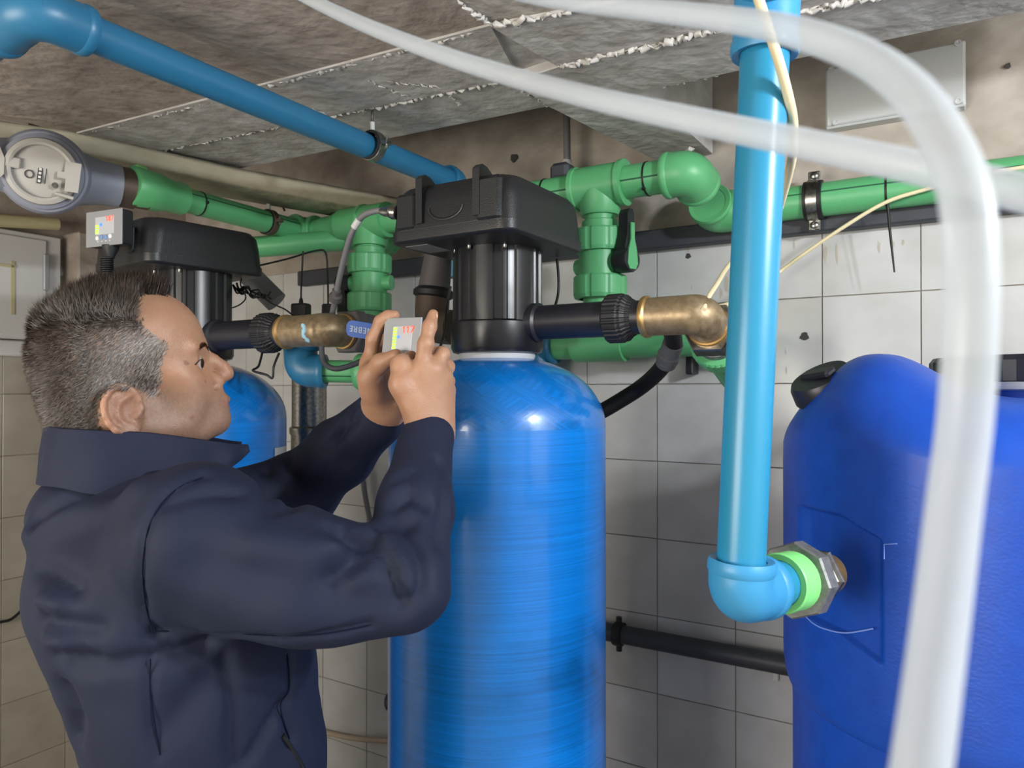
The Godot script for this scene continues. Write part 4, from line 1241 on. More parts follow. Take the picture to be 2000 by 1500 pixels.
	put_lathe("sleeve", hc, mats["hose grey"], P(1300, 712, 1.465), P(1318, 662, 1.41) - P(1300, 712, 1.465), [Vector2(0.017, 0), Vector2(0.0205, 0.002), Vector2(0.0205, 0.012), Vector2(0.0195, 0.013), Vector2(0.0225, 0.016), Vector2(0.0225, 0.03), Vector2(0.02, 0.032), Vector2(0.02, 0.06), Vector2(0.016, 0.062)], 28)
	var ct := R(1733, 392, 0.105)
	var tail := Msh.new()
	tail.loft([[ct + U * 0.0028, ct + N * 0.0012, ct - U * 0.0028, ct - N * 0.0012], [R(1738, 450, 0.1) + U * 0.0028, R(1738, 450, 0.1) + N * 0.0012, R(1738, 450, 0.1) - U * 0.0028, R(1738, 450, 0.1) - N * 0.0012], [R(1747, 532, 0.09) + U * 0.0016, R(1747, 532, 0.09) + N * 0.001, R(1747, 532, 0.09) - U * 0.0016, R(1747, 532, 0.09) - N * 0.001]])
	tag(put(tail, "cable_tie", mats["cable black"]), "long black cable tie tail hanging from the strapped green pipe", "cable tie")
	# things around the rear unit
	var ad := thing("power_adapter", "black power adapter hanging on a straight cable above the dull brass elbow", "adapter")
	put_block("body", ad, mats["black rubber"], frame(P(588, 606, 1.9), Vector3(1, 0, 0.2), Vector3.UP), Vector3(0.045, 0.034, 0.03), 0.004)
	put_tube("cable", ad, mats["cable black"], [P(592, 490, 1.9), P(588, 570, 1.9), P(588, 594, 1.9)], 0.0024, 8)
	put_lathe("strain_relief", ad, mats["black rubber"], P(588, 594, 1.9), Vector3.UP, [Vector2(0.006, 0), Vector2(0.005, 0.01), Vector2(0.003, 0.016)], 10)
	var ad2 := thing("power_adapter", "dark plug hanging behind the braided hose and lever", "adapter")
	put_block("body", ad2, mats["dark channel"], frame(P(642, 612, 2.0), Vector3(1, 0, 0.2), Vector3.UP), Vector3(0.03, 0.05, 0.03), 0.004)
	put_tube("cable", ad2, mats["cable black"], spline([P(500, 520, 2.0), P(560, 506, 2.0), P(615, 490, 2.0), P(636, 494, 2.0), P(640, 540, 2.0), P(641, 596, 2.0)], 6), 0.0026, 8)
	# knot of black wires
	var kn := thing("cable_bundle", "tangled loops of thin black cable beside the rear column", "cable")
	var g := RandomNumberGenerator.new()
	g.seed = 9
	for k in 5:
		var pts := []
		for j in 7:
			pts.append(P(458 + 11 * j + g.randf_range(-5, 5), 562 + 3.2 * j + g.randf_range(-9, 9) + (14 if j % 2 else -6) * (0.5 if k > 2 else 0.15), 1.74 + g.randf_range(-0.02, 0.02)))
		put_tube("wire", kn, mats["cable black"], spline(pts, 6), 0.0022, 6)
	put_tube("wire", kn, mats["cable black"], spline([P(452, 602, 1.74), P(470, 594, 1.74), P(480, 580, 1.74), P(470, 556, 1.74), P(474, 540, 1.74)], 6), 0.0016, 6)
	put_tube("wire", kn, mats["cable black"], spline([P(505, 575, 1.74), P(530, 592, 1.7), P(556, 604, 1.66), P(572, 616, 1.62)], 6), 0.0018, 6)
	tube_thing("conduit", "grey slanting pipe stub behind the tangled black cables", "pipe", mats["hose grey"], [P(470, 520, 1.95), P(540, 590, 1.95)], 0.03, "", 20)
	tube_thing("cable", "black cable loop drooping over the rear blue tank dome", "cable", mats["cable black"], spline([P(512, 690, 1.55), P(505, 715, 1.52), P(494, 724, 1.5), P(520, 732, 1.48), P(532, 738, 1.48), P(535, 715, 1.48), P(545, 690, 1.5)], 6), 0.0024)
	tube_thing("grey_hose", "grey thin hose looping under the blue lever valve", "hose", mats["dark channel"], spline([P(628, 676, 1.44), P(630, 700, 1.44), P(640, 715, 1.43), P(660, 720, 1.42), P(690, 712, 1.42), P(720, 698, 1.42)], 6), 0.0055)
	var ss := thing("steel_filter_housing", "stainless steel cylinder standing against the tiles under the blue plastic bend", "filter")
	var so := P(604, 800, 2.05)
	put_lathe("cylinder", ss, mats["steel"], Vector3(so.x, 0, so.z), Vector3.UP, [Vector2(0.03, so.y - 0.13), Vector2(0.045, so.y - 0.128), Vector2(0.049, so.y - 0.118), Vector2(0.049, so.y - 0.07), Vector2(0.053, so.y - 0.065), Vector2(0.053, so.y - 0.05), Vector2(0.047, so.y - 0.045), Vector2(0.047, so.y + 0.12), Vector2(0.03, so.y + 0.125)], 36)
	tube_thing("grey_hose", "plain grey hose hanging down the tiles between the man's sleeves", "hose", mats["hose grey"], spline([R(700, 800, 0.03), R(706, 900, 0.03), R(712, 960, 0.03), R(726, 1030, 0.03), R(745, 1100, 0.03)], 8), 0.0085)
	tube_thing("beige_pipe", "thin beige pipe crossing the tiles near the jacket hem", "pipe", mat("beige pipe", rgb(178, 160, 140), 0.5), spline([R(560, 1412, 0.02), R(650, 1434, 0.02), R(700, 1443, 0.02), R(780, 1448, 0.02), R(900, 1452, 0.02)], 6), 0.0085)
	var kb := Msh.new()
	kb.lathe(P(772, 1370, 1.52), Vector3(-1, 0, 0.1), [Vector2(0.016, 0), Vector2(0.018, 0.002), Vector2(0.016, 0.018), Vector2(0.008, 0.022), Vector2(0.0001, 0.022)], 6)
	put(kb, "drain_knob", mats["black rubber"], get_node("pressure_tank"))
	# label on the rear tank
	var lb := Msh.new()
	var ax := Vector3(-0.722, 0, -1.68)
	for k in 6:
		var a0 := -0.14 + 0.06 * k
		var ps := []
		for q in [[a0, -0.13], [a0 + 0.06, -0.13], [a0 + 0.06, -0.3], [a0, -0.3]]:
			ps.append(ax + Vector3(cos(q[0]), 0, sin(q[0])) * 0.2045 + Vector3(0, EYE.y + q[1], 0))
		lb.face4(ps[0], ps[1], ps[2], ps[3], ax + Vector3(0, EYE.y - 0.2, 0))
	put(lb, "label", mats["label paper"], get_node("pressure_tank_001"))
	# white metal cabinet on the short wall
	var cb := thing("metal_cabinet", "white metal cabinet door with hinge behind the man's head", "cabinet")
	var k0 := L(0, 560, 0.03)
	var k1 := L(116, 560, 0.03)
	var ctop := L(60, 456, 0.03).y
	var cbot := L(60, 664, 0.03).y
	var mid := k1 + (k1 - k0).normalized() * -0.30
	mid.y = (ctop + cbot) / 2
	put_block("frame", cb, mats["cabinet"], frame(mid - U * 0.02, N, Vector3.UP), Vector3(0.6, ctop - cbot, 0.05), 0.003)
	put_block("door", cb, mats["cabinet"], frame(mid + U * 0.008 + N * 0.03, N, Vector3.UP), Vector3(0.56, (ctop - cbot) * 0.9, 0.012), 0.003)
	put_block("hinge", cb, mats["silver face"], frame(Vector3(L(90, 540, 0.05).x, L(90, 532, 0.05).y, L(90, 540, 0.05).z), N, Vector3.UP), Vector3(0.018, 0.12, 0.012), 0.003)
	put_block("hinge", cb, mats["silver face"], frame(L(90, 600, 0.05), N, Vector3.UP), Vector3(0.018, 0.06, 0.012), 0.003)
	put_block("tape_strip", cb, mats["tape"], frame(L(25, 562, 0.046), N, Vector3.UP), Vector3(0.012, 0.17, 0.002), 0.0005)
	put_block("tape_strip", cb, mats["tape"], frame((L(-60, 515, 0.046) + L(31, 515, 0.046)) / 2, N, Vector3.UP), Vector3((L(-60, 515, 0.046) - L(31, 515, 0.046)).length(), 0.01, 0.002), 0.0005)
	put_block("sill", cb, mats["cabinet"], frame(mid - U * 0.02 + Vector3(0, (cbot - ctop) / 2 - 0.03, 0), N, Vector3.UP), Vector3(0.62, 0.05, 0.06), 0.004)
	tube_thing("corrugated_conduit", "pale corrugated conduit lying along the top of the white cabinet", "conduit", mats["tape"], [L(-120, 424, 0.05), L(112, 438, 0.05)], 0.02, "", 14)
	tube_thing("cable", "black cable sagging across the beige tiles behind the jacket back", "cable", mats["cable black"], spline([L(-80, 1224, 0.02), L(0, 1215, 0.02), L(28, 1205, 0.02), L(60, 1170, 0.02), L(90, 1120, 0.02), L(140, 1040, 0.02)], 6), 0.0045)
	tube_thing("cable", "black cable dropping from the plaster ledge behind the slim green pipe", "cable", mats["cable black"], [P(538, 370, 2.15), P(556, 412, 2.15)], 0.003)

# ---------------------------------------------------------------- the man: smooth-joined field, meshed as surface nets
class Field:
	var ty := PackedInt32Array()
	var a := PackedVector3Array()
	var b := PackedVector3Array()
	var r1 := PackedFloat32Array()
	var r2 := PackedFloat32Array()
	var k := PackedFloat32Array()
	var op := PackedInt32Array()
	var inv: Array[Basis] = []
	var all := PackedInt32Array()
	func cap(p: Vector3, q: Vector3, ra: float, rb: float, kk := 0.01, o := 1):
		ty.append(0); a.append(p); b.append(q); r1.append(ra); r2.append(rb); k.append(kk); op.append(o); inv.append(Basis()); all.append(all.size())
	func chain(pts: Array, rad: Array, kk := 0.006):
		for i in pts.size() - 1: cap(pts[i], pts[i + 1], rad[i], rad[i + 1], kk)
	func ell(c: Vector3, axes: Basis, rad: Vector3, kk := 0.01, o := 1):
		ty.append(1); a.append(c); b.append(rad); r1.append(0); r2.append(0); k.append(kk); op.append(o); inv.append(axes.inverse()); all.append(all.size())
	func one(i: int, p: Vector3) -> float:
		if ty[i] == 0:
			var pa := p - a[i]
			var ba := b[i] - a[i]
			var h := clampf(pa.dot(ba) / maxf(ba.length_squared(), 1e-9), 0.0, 1.0)
			return (pa - ba * h).length() - lerpf(r1[i], r2[i], h)
		var q := inv[i] * (p - a[i])
		var n := q / b[i]
		var k0 := n.length()
		var k1 := (n / b[i]).length()
		return k0 * (k0 - 1.0) / maxf(k1, 1e-6)
	func at(p: Vector3, list: PackedInt32Array) -> float:
		var d := 1e3
		for i in list:
			var di := one(i, p)
			var kk := k[i]
			if op[i] > 0:
				var h := maxf(kk - absf(d - di), 0.0)
				d = minf(d, di) - h * h / (4.0 * kk)
			else:
				var h := maxf(kk - absf(d + di), 0.0)
				d = maxf(d, -di) + h * h / (4.0 * kk)
		return d
	func grad(p: Vector3) -> Vector3:
		var e := 0.002
		return Vector3(at(p + Vector3(e, 0, 0), all) - at(p - Vector3(e, 0, 0), all), at(p + Vector3(0, e, 0), all) - at(p - Vector3(0, e, 0), all), at(p + Vector3(0, 0, e), all) - at(p - Vector3(0, 0, e), all)).normalized()
	# first surface point along a ray
	func meet(o: Vector3, dir: Vector3, from: float) -> Vector3:
		var s := from
		var u := dir.normalized()
		for i in 90:
			var d := at(o + u * s, all)
			if d < 0.0004: break
			s += d * 0.8
			if s > 4.0: break
		return o + u * s
	func box() -> AABB:
		var bb := AABB(a[0], Vector3.ZERO)
		for i in all:
			if op[i] < 0: continue
			if ty[i] == 0:
				var m := Vector3.ONE * (maxf(r1[i], r2[i]) + 0.015)
				bb = bb.merge(AABB(a[i] - m, m * 2)); bb = bb.merge(AABB(b[i] - m, m * 2))
			else:
				var g := maxf(b[i].x, maxf(b[i].y, b[i].z)) + 0.015
				bb = bb.merge(AABB(a[i] - Vector3.ONE * g, Vector3.ONE * g * 2))
		return bb
	# -> [vertices, indices]
	func net(cell: float, bb: AABB) -> Array:
		var B := 8
		var nb := Vector3i((bb.size / (cell * B)).ceil())
		var n := nb * B + Vector3i.ONE
		var val := PackedFloat32Array()
		val.resize(n.x * n.y * n.z)
		val.fill(1e9)
		var sx := 1
		var sy := n.x
		var sz := n.x * n.y
		var hd := cell * B * 0.5 * 1.7321
		var blocks := []
		for bz in nb.z:
			for by in nb.y:
				for bx in nb.x:
					var c := bb.position + (Vector3(bx, by, bz) + Vector3.ONE * 0.5) * cell * B
					var ds := PackedFloat32Array()
					var dm := 1e3
					for i in all:
						var di := one(i, c)
						ds.append(di)
						if op[i] > 0: dm = minf(dm, di)
					if dm > hd * 1.15 + 0.012: continue
					if at(c, all) < -hd * 1.5 - 0.03: continue
					var list := PackedInt32Array()
					for i in all:
						if op[i] > 0:
							if ds[i] < maxf(dm, -0.01) + hd * 2.0 + k[i] + 0.004: list.append(i)
						elif ds[i] < hd * 1.3 + k[i] + 0.004: list.append(i)
					blocks.append(Vector3i(bx, by, bz) * B)
					for z in B + 1:
						for y in B + 1:
							var row := (bx * B) + (by * B + y) * sy + (bz * B + z) * sz
							for x in B + 1:
								if val[row + x] > 1e8:
									val[row + x] = at(bb.position + Vector3(bx * B + x, by * B + y, bz * B + z) * cell, list)
		var vid := {}
		var vs := PackedVector3Array()
		var cor := [0, sx, sy, sx + sy, sz, sx + sz, sy + sz, sx + sy + sz]
		var edge := [[0, 1], [2, 3], [4, 5], [6, 7], [0, 2], [1, 3], [4, 6], [5, 7], [0, 4], [1, 5], [2, 6], [3, 7]]
		for b0 in blocks:
			for z in B:
				for y in B:
					for x in B:
						var p := Vector3i(b0.x + x, b0.y + y, b0.z + z)
						var base := p.x + p.y * sy + p.z * sz
						var mask := 0
						var bad := false
						for q in 8:
							var w := val[base + cor[q]]
							if w > 1e8: bad = true
							if w < 0.0: mask |= 1 << q
						if bad or mask == 0 or mask == 255: continue
						var acc := Vector3.ZERO
						var cnt := 0
						for e in edge:
							var v0 := val[base + cor[e[0]]]
							var v1 := val[base + cor[e[1]]]
							if (v0 < 0.0) != (v1 < 0.0):
								var t := v0 / (v0 - v1)
								var c0 := Vector3(e[0] & 1, (e[0] >> 1) & 1, e[0] >> 2)
								var c1 := Vector3(e[1] & 1, (e[1] >> 1) & 1, e[1] >> 2)
								acc += c0.lerp(c1, t)
								cnt += 1
						vid[base] = vs.size()
						vs.append(bb.position + (Vector3(p) + acc / cnt) * cell)
		var ix := PackedInt32Array()
		for base in vid:
			var v0 := val[base]
			for q in [[sx, sy, sz], [sy, sz, sx], [sz, sx, sy]]:
				var v1 := val[base + q[0]]
				if (v0 < 0.0) == (v1 < 0.0): continue
				var i1 = vid.get(base - q[1])
				var i2 = vid.get(base - q[1] - q[2])
				var i3 = vid.get(base - q[2])
				if i1 == null or i2 == null or i3 == null: continue
				var i0: int = vid[base]
				if v0 < 0.0:
					ix.append_array([i0, i2, i1, i0, i3, i2])
				else:
					ix.append_array([i0, i1, i2, i0, i2, i3])
		return [vs, ix]

func smooth_normals(vs: PackedVector3Array, ix: PackedInt32Array) -> PackedVector3Array:
	var ns := PackedVector3Array()
	ns.resize(vs.size())
	for i in range(0, ix.size(), 3):
		var g := (vs[ix[i + 2]] - vs[ix[i]]).cross(vs[ix[i + 1]] - vs[ix[i]])
		ns[ix[i]] += g; ns[ix[i + 1]] += g; ns[ix[i + 2]] += g
	for i in ns.size(): ns[i] = ns[i].normalized()
	return ns

func add_net(m: Msh, net: Array, paint = null):
	var vs: PackedVector3Array = net[0]
	var ix: PackedInt32Array = net[1]
	var ns := smooth_normals(vs, ix)
	var base := m.v.size()
	for i in vs.size():
		m.v.append(vs[i]); m.n.append(ns[i]); m.uv.append(Vector2(vs[i].x + vs[i].z, vs[i].y) * 4.0)
		m.c.append(paint.call(vs[i], ns[i]) if paint != null else Color(1, 1, 1))
	for i in ix: m.i.append(base + i)

func lin(r, g, b) -> Color:
	return rgb(r, g, b).srgb_to_linear()

func seg_dist(p: Vector3, a: Vector3, b: Vector3) -> float:
	var ba := b - a
	return (p - a - ba * clampf((p - a).dot(ba) / maxf(ba.length_squared(), 1e-9), 0, 1)).length()

var head_o: Vector3
var head_b: Basis
func H(f, y, s) -> Vector3:
	return head_o + head_b * Vector3(f, y, s)

func head_field() -> Field:
	var w := Field.new()
	var tilt := head_b * Basis(Vector3(0, 0, 1), 0.12)
	w.ell(H(-0.018, 0.010, 0), head_b * Basis(Vector3(0, 0, 1), 0.25), Vector3(0.095, 0.083, 0.075), 0.02)
	w.ell(H(0.020, 0.022, 0), head_b, Vector3(0.070, 0.066, 0.066), 0.02)
	w.ell(H(0.044, -0.030, 0), tilt, Vector3(0.056, 0.070, 0.056), 0.02)
	w.ell(H(-0.032, -0.04, 0), head_b, Vector3(0.063, 0.065, 0.062), 0.02)
	for s in [-1, 1]:
		w.cap(H(0.002, -0.072, 0.050 * s), H(0.080, -0.096, 0.020 * s), 0.020, 0.017, 0.03)
		w.ell(H(0.055, -0.030, 0.040 * s), head_b, Vector3(0.022, 0.020, 0.018), 0.02)
		w.cap(H(0.080, 0.016, 0.008 * s), H(0.070, 0.014, 0.042 * s), 0.0105, 0.0108, 0.012)
		w.ell(H(0.060, -0.055, 0.034 * s), head_b, Vector3(0.028, 0.03, 0.018), 0.02)
	w.cap(H(0.1045, -0.083, -0.009), H(0.1045, -0.083, 0.009), 0.0195, 0.0195, 0.02)
	w.ell(H(0.091, -0.055, 0), head_b, Vector3(0.0265, 0.03, 0.030), 0.02)
	for s in [-1, 1]: w.ell(H(0.040, -0.062, 0.068 * s), head_b, Vector3(0.03, 0.022, 0.012), 0.03, -1)
	# eye hollows, lids
	for s in [-1, 1]:
		w.ell(H(0.094, -0.005, 0.036 * s), head_b, Vector3(0.016, 0.0105, 0.018), 0.010, -1)
		w.ell(H(0.0735, -0.0065, 0.031 * s), head_b, Vector3(0.0118, 0.0112, 0.0125), 0.003)
		w.cap(H(0.0845, -0.0012, 0.020 * s), H(0.0755, -0.0020, 0.044 * s), 0.0048, 0.0042, 0.004)
		w.cap(H(0.0825, -0.0128, 0.022 * s), H(0.0745, -0.0112, 0.043 * s), 0.0034, 0.003, 0.005)
	# nose
	w.chain([H(0.081, 0.009, 0), H(0.1010, -0.001, 0), H(0.1135, -0.0105, 0), H(0.1195, -0.0175, 0)], [0.0075, 0.0078, 0.0082, 0.0088], 0.008)
	w.cap(H(0.1165, -0.0205, 0), H(0.1050, -0.033, 0), 0.0085, 0.006, 0.008)
	for s in [-1, 1]:
		w.ell(H(0.1035, -0.0275, 0.0115 * s), head_b * Basis(Vector3(0, 0, 1), -0.5), Vector3(0.0125, 0.0085, 0.0062), 0.006)
		w.ell(H(0.1110, -0.0335, 0.0065 * s), head_b * Basis(Vector3(0, 0, 1), -0.5), Vector3(0.006, 0.0026, 0.0028), 0.003, -1)
	# mouth
	w.chain([H(0.1170, -0.0555, 0), H(0.1140, -0.0555, 0.012), H(0.1025, -0.0600, 0.024)], [0.0062, 0.0058, 0.003], 0.005)
	w.chain([H(0.1170, -0.0555, 0), H(0.1140, -0.0555, -0.012), H(0.1025, -0.0600, -0.024)], [0.0062, 0.0058, 0.003], 0.005)
	w.chain([H(0.1155, -0.0655, 0), H(0.1120, -0.0645, 0.012), H(0.1020, -0.0615, 0.023)], [0.0064, 0.0058, 0.003], 0.005)
	w.chain([H(0.1155, -0.0655, 0), H(0.1120, -0.0645, -0.012), H(0.1020, -0.0615, -0.023)], [0.0064, 0.0058, 0.003], 0.005)
	for s in [-1, 1]:
		w.cap(H(0.1240, -0.0606, 0), H(0.1085, -0.0612, 0.024 * s), 0.0018, 0.0014, 0.003, -1)
		w.cap(H(0.1025, -0.036, 0.020 * s), H(0.086, -0.062, 0.0315 * s), 0.0022, 0.0016, 0.008, -1)
	# ears
	for s in [-1, 1]:
		var eb := head_b * Basis(Vector3(0, 1, 0), 0.32 * s) * Basis(Vector3(0, 0, 1), 0.2)
		w.ell(H(-0.008, -0.066, 0.073 * s), eb, Vector3(0.023, 0.031, 0.0075), 0.006)
		w.ell(H(-0.002, -0.067, 0.084 * s), eb, Vector3(0.0150, 0.021, 0.0095), 0.004, -1)
		var rim := []
		for k in 12:
			var t := -0.9 + 4.6 * k / 11.0
			rim.append(H(-0.009, -0.065, 0.078 * s) + eb * Vector3(0.0215 * cos(PI * 0.25 + t) * 1.0, 0.029 * sin(PI * 0.25 + t), 0.003 * s))
		for k in 11: w.cap(rim[k], rim[k + 1], 0.0036, 0.0036, 0.004)
		w.chain([H(0.002, -0.047, 0.077 * s), H(-0.012, -0.056, 0.079 * s), H(-0.014, -0.074, 0.079 * s), H(-0.004, -0.086, 0.077 * s)], [0.0022, 0.003, 0.003, 0.0026], 0.004)
		w.cap(H(0.011, -0.066, 0.070 * s), H(0.008, -0.073, 0.075 * s), 0.0048, 0.0042, 0.005)
		w.ell(H(0.001, -0.091, 0.074 * s), head_b, Vector3(0.0095, 0.0085, 0.0055), 0.006)
	# neck
	w.cap(H(-0.032, -0.06, 0), H(-0.036, -0.19, 0), 0.053, 0.055, 0.03)
	w.cap(H(0.012, -0.10, 0), H(-0.02, -0.19, 0), 0.040, 0.05, 0.04)
	return w

var hair_poly := PackedVector2Array()
func in_hair(q: Vector3) -> bool:
	if absf(q.z) < 0.052 and q.y > 0.03:
		return q.x < 0.044 - 0.010 * absf(q.z) / 0.05 - maxf(0.0, (absf(q.z) - 0.03)) * 1.6
	return Geometry2D.is_point_in_polygon(Vector2(q.x, q.y), hair_poly)

func skin_paint(nz: FastNoiseLite) -> Callable:
	var base := lin(166, 128, 101)
	var ruddy := lin(160, 114, 93)
	var stub := lin(116, 95, 83)
	var lip := lin(160, 100, 90)
	var root := lin(62, 54, 50)
	var grey := lin(118, 104, 94)
	return func(p: Vector3, _n: Vector3) -> Color:
		var q: Vector3 = head_b.inverse() * (p - head_o)
		var c := base.lerp(ruddy, clampf(0.3 + nz.get_noise_3dv(p * 60.0) * 0.5, 0.0, 0.6))
		if q.length() > 0.22: return c
		var jaw := smoothstep(-0.022, -0.068, q.y) * smoothstep(0.0, 0.03, q.x + 0.03) * (0.35 + 0.5 * clampf(0.5 + nz.get_noise_3dv(p * 900.0), 0, 1))
		c = c.lerp(stub, clampf(jaw, 0, 0.7))
		var lipc := Vector2(absf(q.z) / 0.026, (q.y + 0.0605) / (0.0115 * maxf(0.15, 1.0 - absf(q.z) / 0.030)))
		if q.x > 0.094: c = c.lerp(lip, 0.6 * (1.0 - smoothstep(0.75, 1.05, maxf(lipc.x, absf(lipc.y)))))
		c = c.lerp(ruddy, 0.6 * exp(-(q - Vector3(-0.008, -0.066, 0.08)).length_squared() / 0.0006))
		c = c.lerp(ruddy, 0.5 * exp(-(q - Vector3(0.11, -0.02, 0.0)).length_squared() / 0.0004))
		for sp in [[0.064, -0.007, 0.0022], [0.072, -0.078, 0.0018], [0.088, -0.031, 0.001]]:
			if q.z > 0 and Vector2(q.x - sp[0], q.y - sp[1]).length() < sp[2] * 1.6: c = c.lerp(lin(120, 76, 58), 0.7)
		# browner tone blended in under the eye
		c = c.lerp(lin(176, 122, 88), 0.5 * exp(-(q - Vector3(0.074, -0.021, 0.036)).length_squared() / 0.00009))
		if in_hair(q): c = c.lerp(grey if q.y < 0.035 else root, 0.75)
		return c

func hair_strands(net: Array) -> Msh:
	var m := Msh.new()
	var vs: PackedVector3Array = net[0]
	var ns := smooth_normals(vs, net[1])
	var g := RandomNumberGenerator.new()
	g.seed = 21
	var fl := FastNoiseLite.new()
	fl.seed = 5; fl.frequency = 28.0
	var hb := head_b.inverse()
	for i in vs.size():
		var q: Vector3 = hb * (vs[i] - head_o)
		if q.y < -0.12 or not in_hair(q + Vector3(g.randf_range(-0.004, 0.004), g.randf_range(-0.004, 0.004), 0)): continue
		var top := smoothstep(0.028, 0.062, q.y + 0.15 * (-q.x) * 0.3)
		var back := smoothstep(-0.02, -0.09, q.x)
		var front := smoothstep(-0.02, 0.04, q.x)
		var count := 4 if top > 0.5 else 5
		for c in count:
			var root := vs[i] + head_b * Vector3(g.randf_range(-0.0016, 0.0016), g.randf_range(-0.0016, 0.0016), g.randf_range(-0.0016, 0.0016))
			var len := lerpf(0.0065 + 0.004 * back, 0.021 + 0.006 * front, top) * g.randf_range(0.65, 1.2)
			var w1 := fl.get_noise_3dv(root)
			var w2 := fl.get_noise_3dv(root + Vector3(3, 1, 7))
			# side hair lies down and back, top hair is brushed up and forward in tufts
			var lie := head_b * Vector3(-0.75 + 0.5 * w1, -0.75, 0.1 * w2)
			var up := head_b * Vector3(0.25 + 1.2 * w1 - 0.5 * front, 0.8 + 0.5 * w2, 0.9 * w2)
			if back > 0.3 and top < 0.5: lie = head_b * Vector3(-0.35, -0.35 + 0.5 * w1, 0.5 * w2)
			var dir := (lie.lerp(up, top) * 0.9 + ns[i] * (0.42 + 0.35 * top + 0.35 * back) + Vector3(g.randf_range(-1, 1), g.randf_range(-1, 1), g.randf_range(-1, 1)) * (0.22 + 0.2 * top)).normalized()
			var dir2 := (dir + (lie.lerp(up, top)) * 0.35 - ns[i] * 0.25).normalized()
			var wd := 0.00042
			var sd := dir.cross(ns[i])
			sd = (sd if sd.length() > 0.01 else Vector3.UP).normalized()
			var tone := g.randf()
			var dark := lin(30, 25, 23).lerp(lin(78, 64, 54), tone * tone)
			var pale := lin(86, 76, 70).lerp(lin(176, 166, 156), tone)
			var greyness := (1.0 - top) * clampf(0.62 + 7.0 * q.x, 0.1, 1.0)
			m.col = dark.lerp(pale, greyness * (1.0 if g.randf() < 0.75 else 0.25))
			var nn := (dir.cross(sd)).normalized()
			if nn.dot(ns[i]) < 0: nn = -nn
			nn = (nn + ns[i]).normalized()
			var p0 := root - ns[i] * 0.001
			var p1 := p0 + dir * len * 0.55
			var p2 := p1 + dir2 * len * 0.45
			var a := m.vert(p0 - sd * wd, nn)
			var b := m.vert(p0 + sd * wd, nn)
			var d := m.vert(p1 + sd * wd * 0.8, nn)
			var e := m.vert(p1 - sd * wd * 0.8, nn)
			var f := m.vert(p2, nn)
			m.quad(a, b, d, e)
			m.tri(e, d, f)
	return m

func right_hand() -> Field:
	var w := Field.new()
	var wr := P(842, 850, 0.985)
	var k1 := P(822, 722, 0.962)
	var k2 := P(848, 722, 0.966)
	var k3 := P(866, 738, 0.980)
	var k4 := P(872, 762, 1.002)
	w.cap(P(832, 905, 0.952), wr, 0.022, 0.025, 0.02)
	w.cap(wr + Vector3(-0.010, 0, 0), P(812, 790, 0.968), 0.018, 0.017, 0.02)
	for q in [[k1, -0.010], [k2, -0.002], [k3, 0.005], [k4, 0.010]]:
		w.cap(wr + Vector3(q[1], 0, 0), q[0], 0.0165, 0.0122, 0.018)
	w.chain([k1, P(831, 672, 0.962), P(839, 638, 0.968), P(846, 614, 0.978)], [0.0112, 0.0094, 0.0088, 0.0070], 0.006)
	w.ell(P(832, 672, 0.960), Basis(), Vector3(0.0098, 0.0095, 0.0098), 0.005)
	w.chain([k2, P(864, 692, 0.978), P(856, 690, 1.012), P(842, 697, 1.045)], [0.0112, 0.0098, 0.0088, 0.0078], 0.006)
	w.chain([k3, P(874, 716, 1.000), P(862, 714, 1.035), P(846, 718, 1.06)], [0.0108, 0.0092, 0.0084, 0.0074], 0.006)
	w.chain([k4, P(876, 744, 1.025), P(864, 742, 1.052), P(848, 744, 1.07)], [0.0098, 0.0082, 0.0075, 0.0066], 0.006)
	w.chain([P(818, 812, 0.970), P(783, 750, 0.958), P(782, 712, 0.966), P(803, 696, 0.984)], [0.0175, 0.0138, 0.0112, 0.0080], 0.010)
	w.cap(P(795, 762, 0.966), P(818, 742, 0.966), 0.010, 0.008, 0.02)
	return w

func left_hand() -> Field:
	var w := Field.new()
	var wr := P(748, 802, 1.095)
	w.cap(P(706, 845, 1.13), wr, 0.027, 0.026, 0.02)
	var k1 := P(724, 706, 1.078)
	var k2 := P(742, 700, 1.10)
	var k3 := P(756, 712, 1.118)
	var k4 := P(766, 732, 1.128)
	for q in [[k1, -0.010], [k2, -0.002], [k3, 0.006], [k4, 0.012]]:
		w.cap(wr + Vector3(q[1], 0, 0), q[0], 0.0175, 0.0130, 0.02)
	w.chain([k1, P(729, 662, 1.068), P(744, 628, 1.062), P(758, 619, 1.058), P(771, 616, 1.055)], [0.0118, 0.0100, 0.0092, 0.0088, 0.0074], 0.006)
	w.chain([k2, P(757, 664, 1.105), P(780, 652, 1.10), P(798, 652, 1.09)], [0.0115, 0.0095, 0.0088, 0.0075], 0.006)
	w.chain([k3, P(772, 680, 1.118), P(792, 670, 1.11), P(806, 672, 1.10)], [0.011, 0.0092, 0.0085, 0.0074], 0.006)
	w.chain([k4, P(782, 705, 1.122), P(798, 698, 1.112), P(808, 700, 1.10)], [0.01, 0.0084, 0.0076, 0.0066], 0.006)
	w.chain([P(736, 784, 1.075), P(722, 736, 1.048), P(744, 709, 1.030), P(774, 693, 1.012)], [0.0185, 0.0145, 0.0118, 0.0084], 0.010)
	w.cap(P(728, 760, 1.06), P(722, 722, 1.068), 0.014, 0.012, 0.02)
	return w

const TO := Vector3(-0.448, 1.59, -0.97)
const TF := Vector3(0.862, 0, -0.507)
const TS := Vector3(0.507, 0, 0.862)
func T(f, y, s) -> Vector3:
	return TO + TF * f + TS * s + Vector3(0, y, 0)

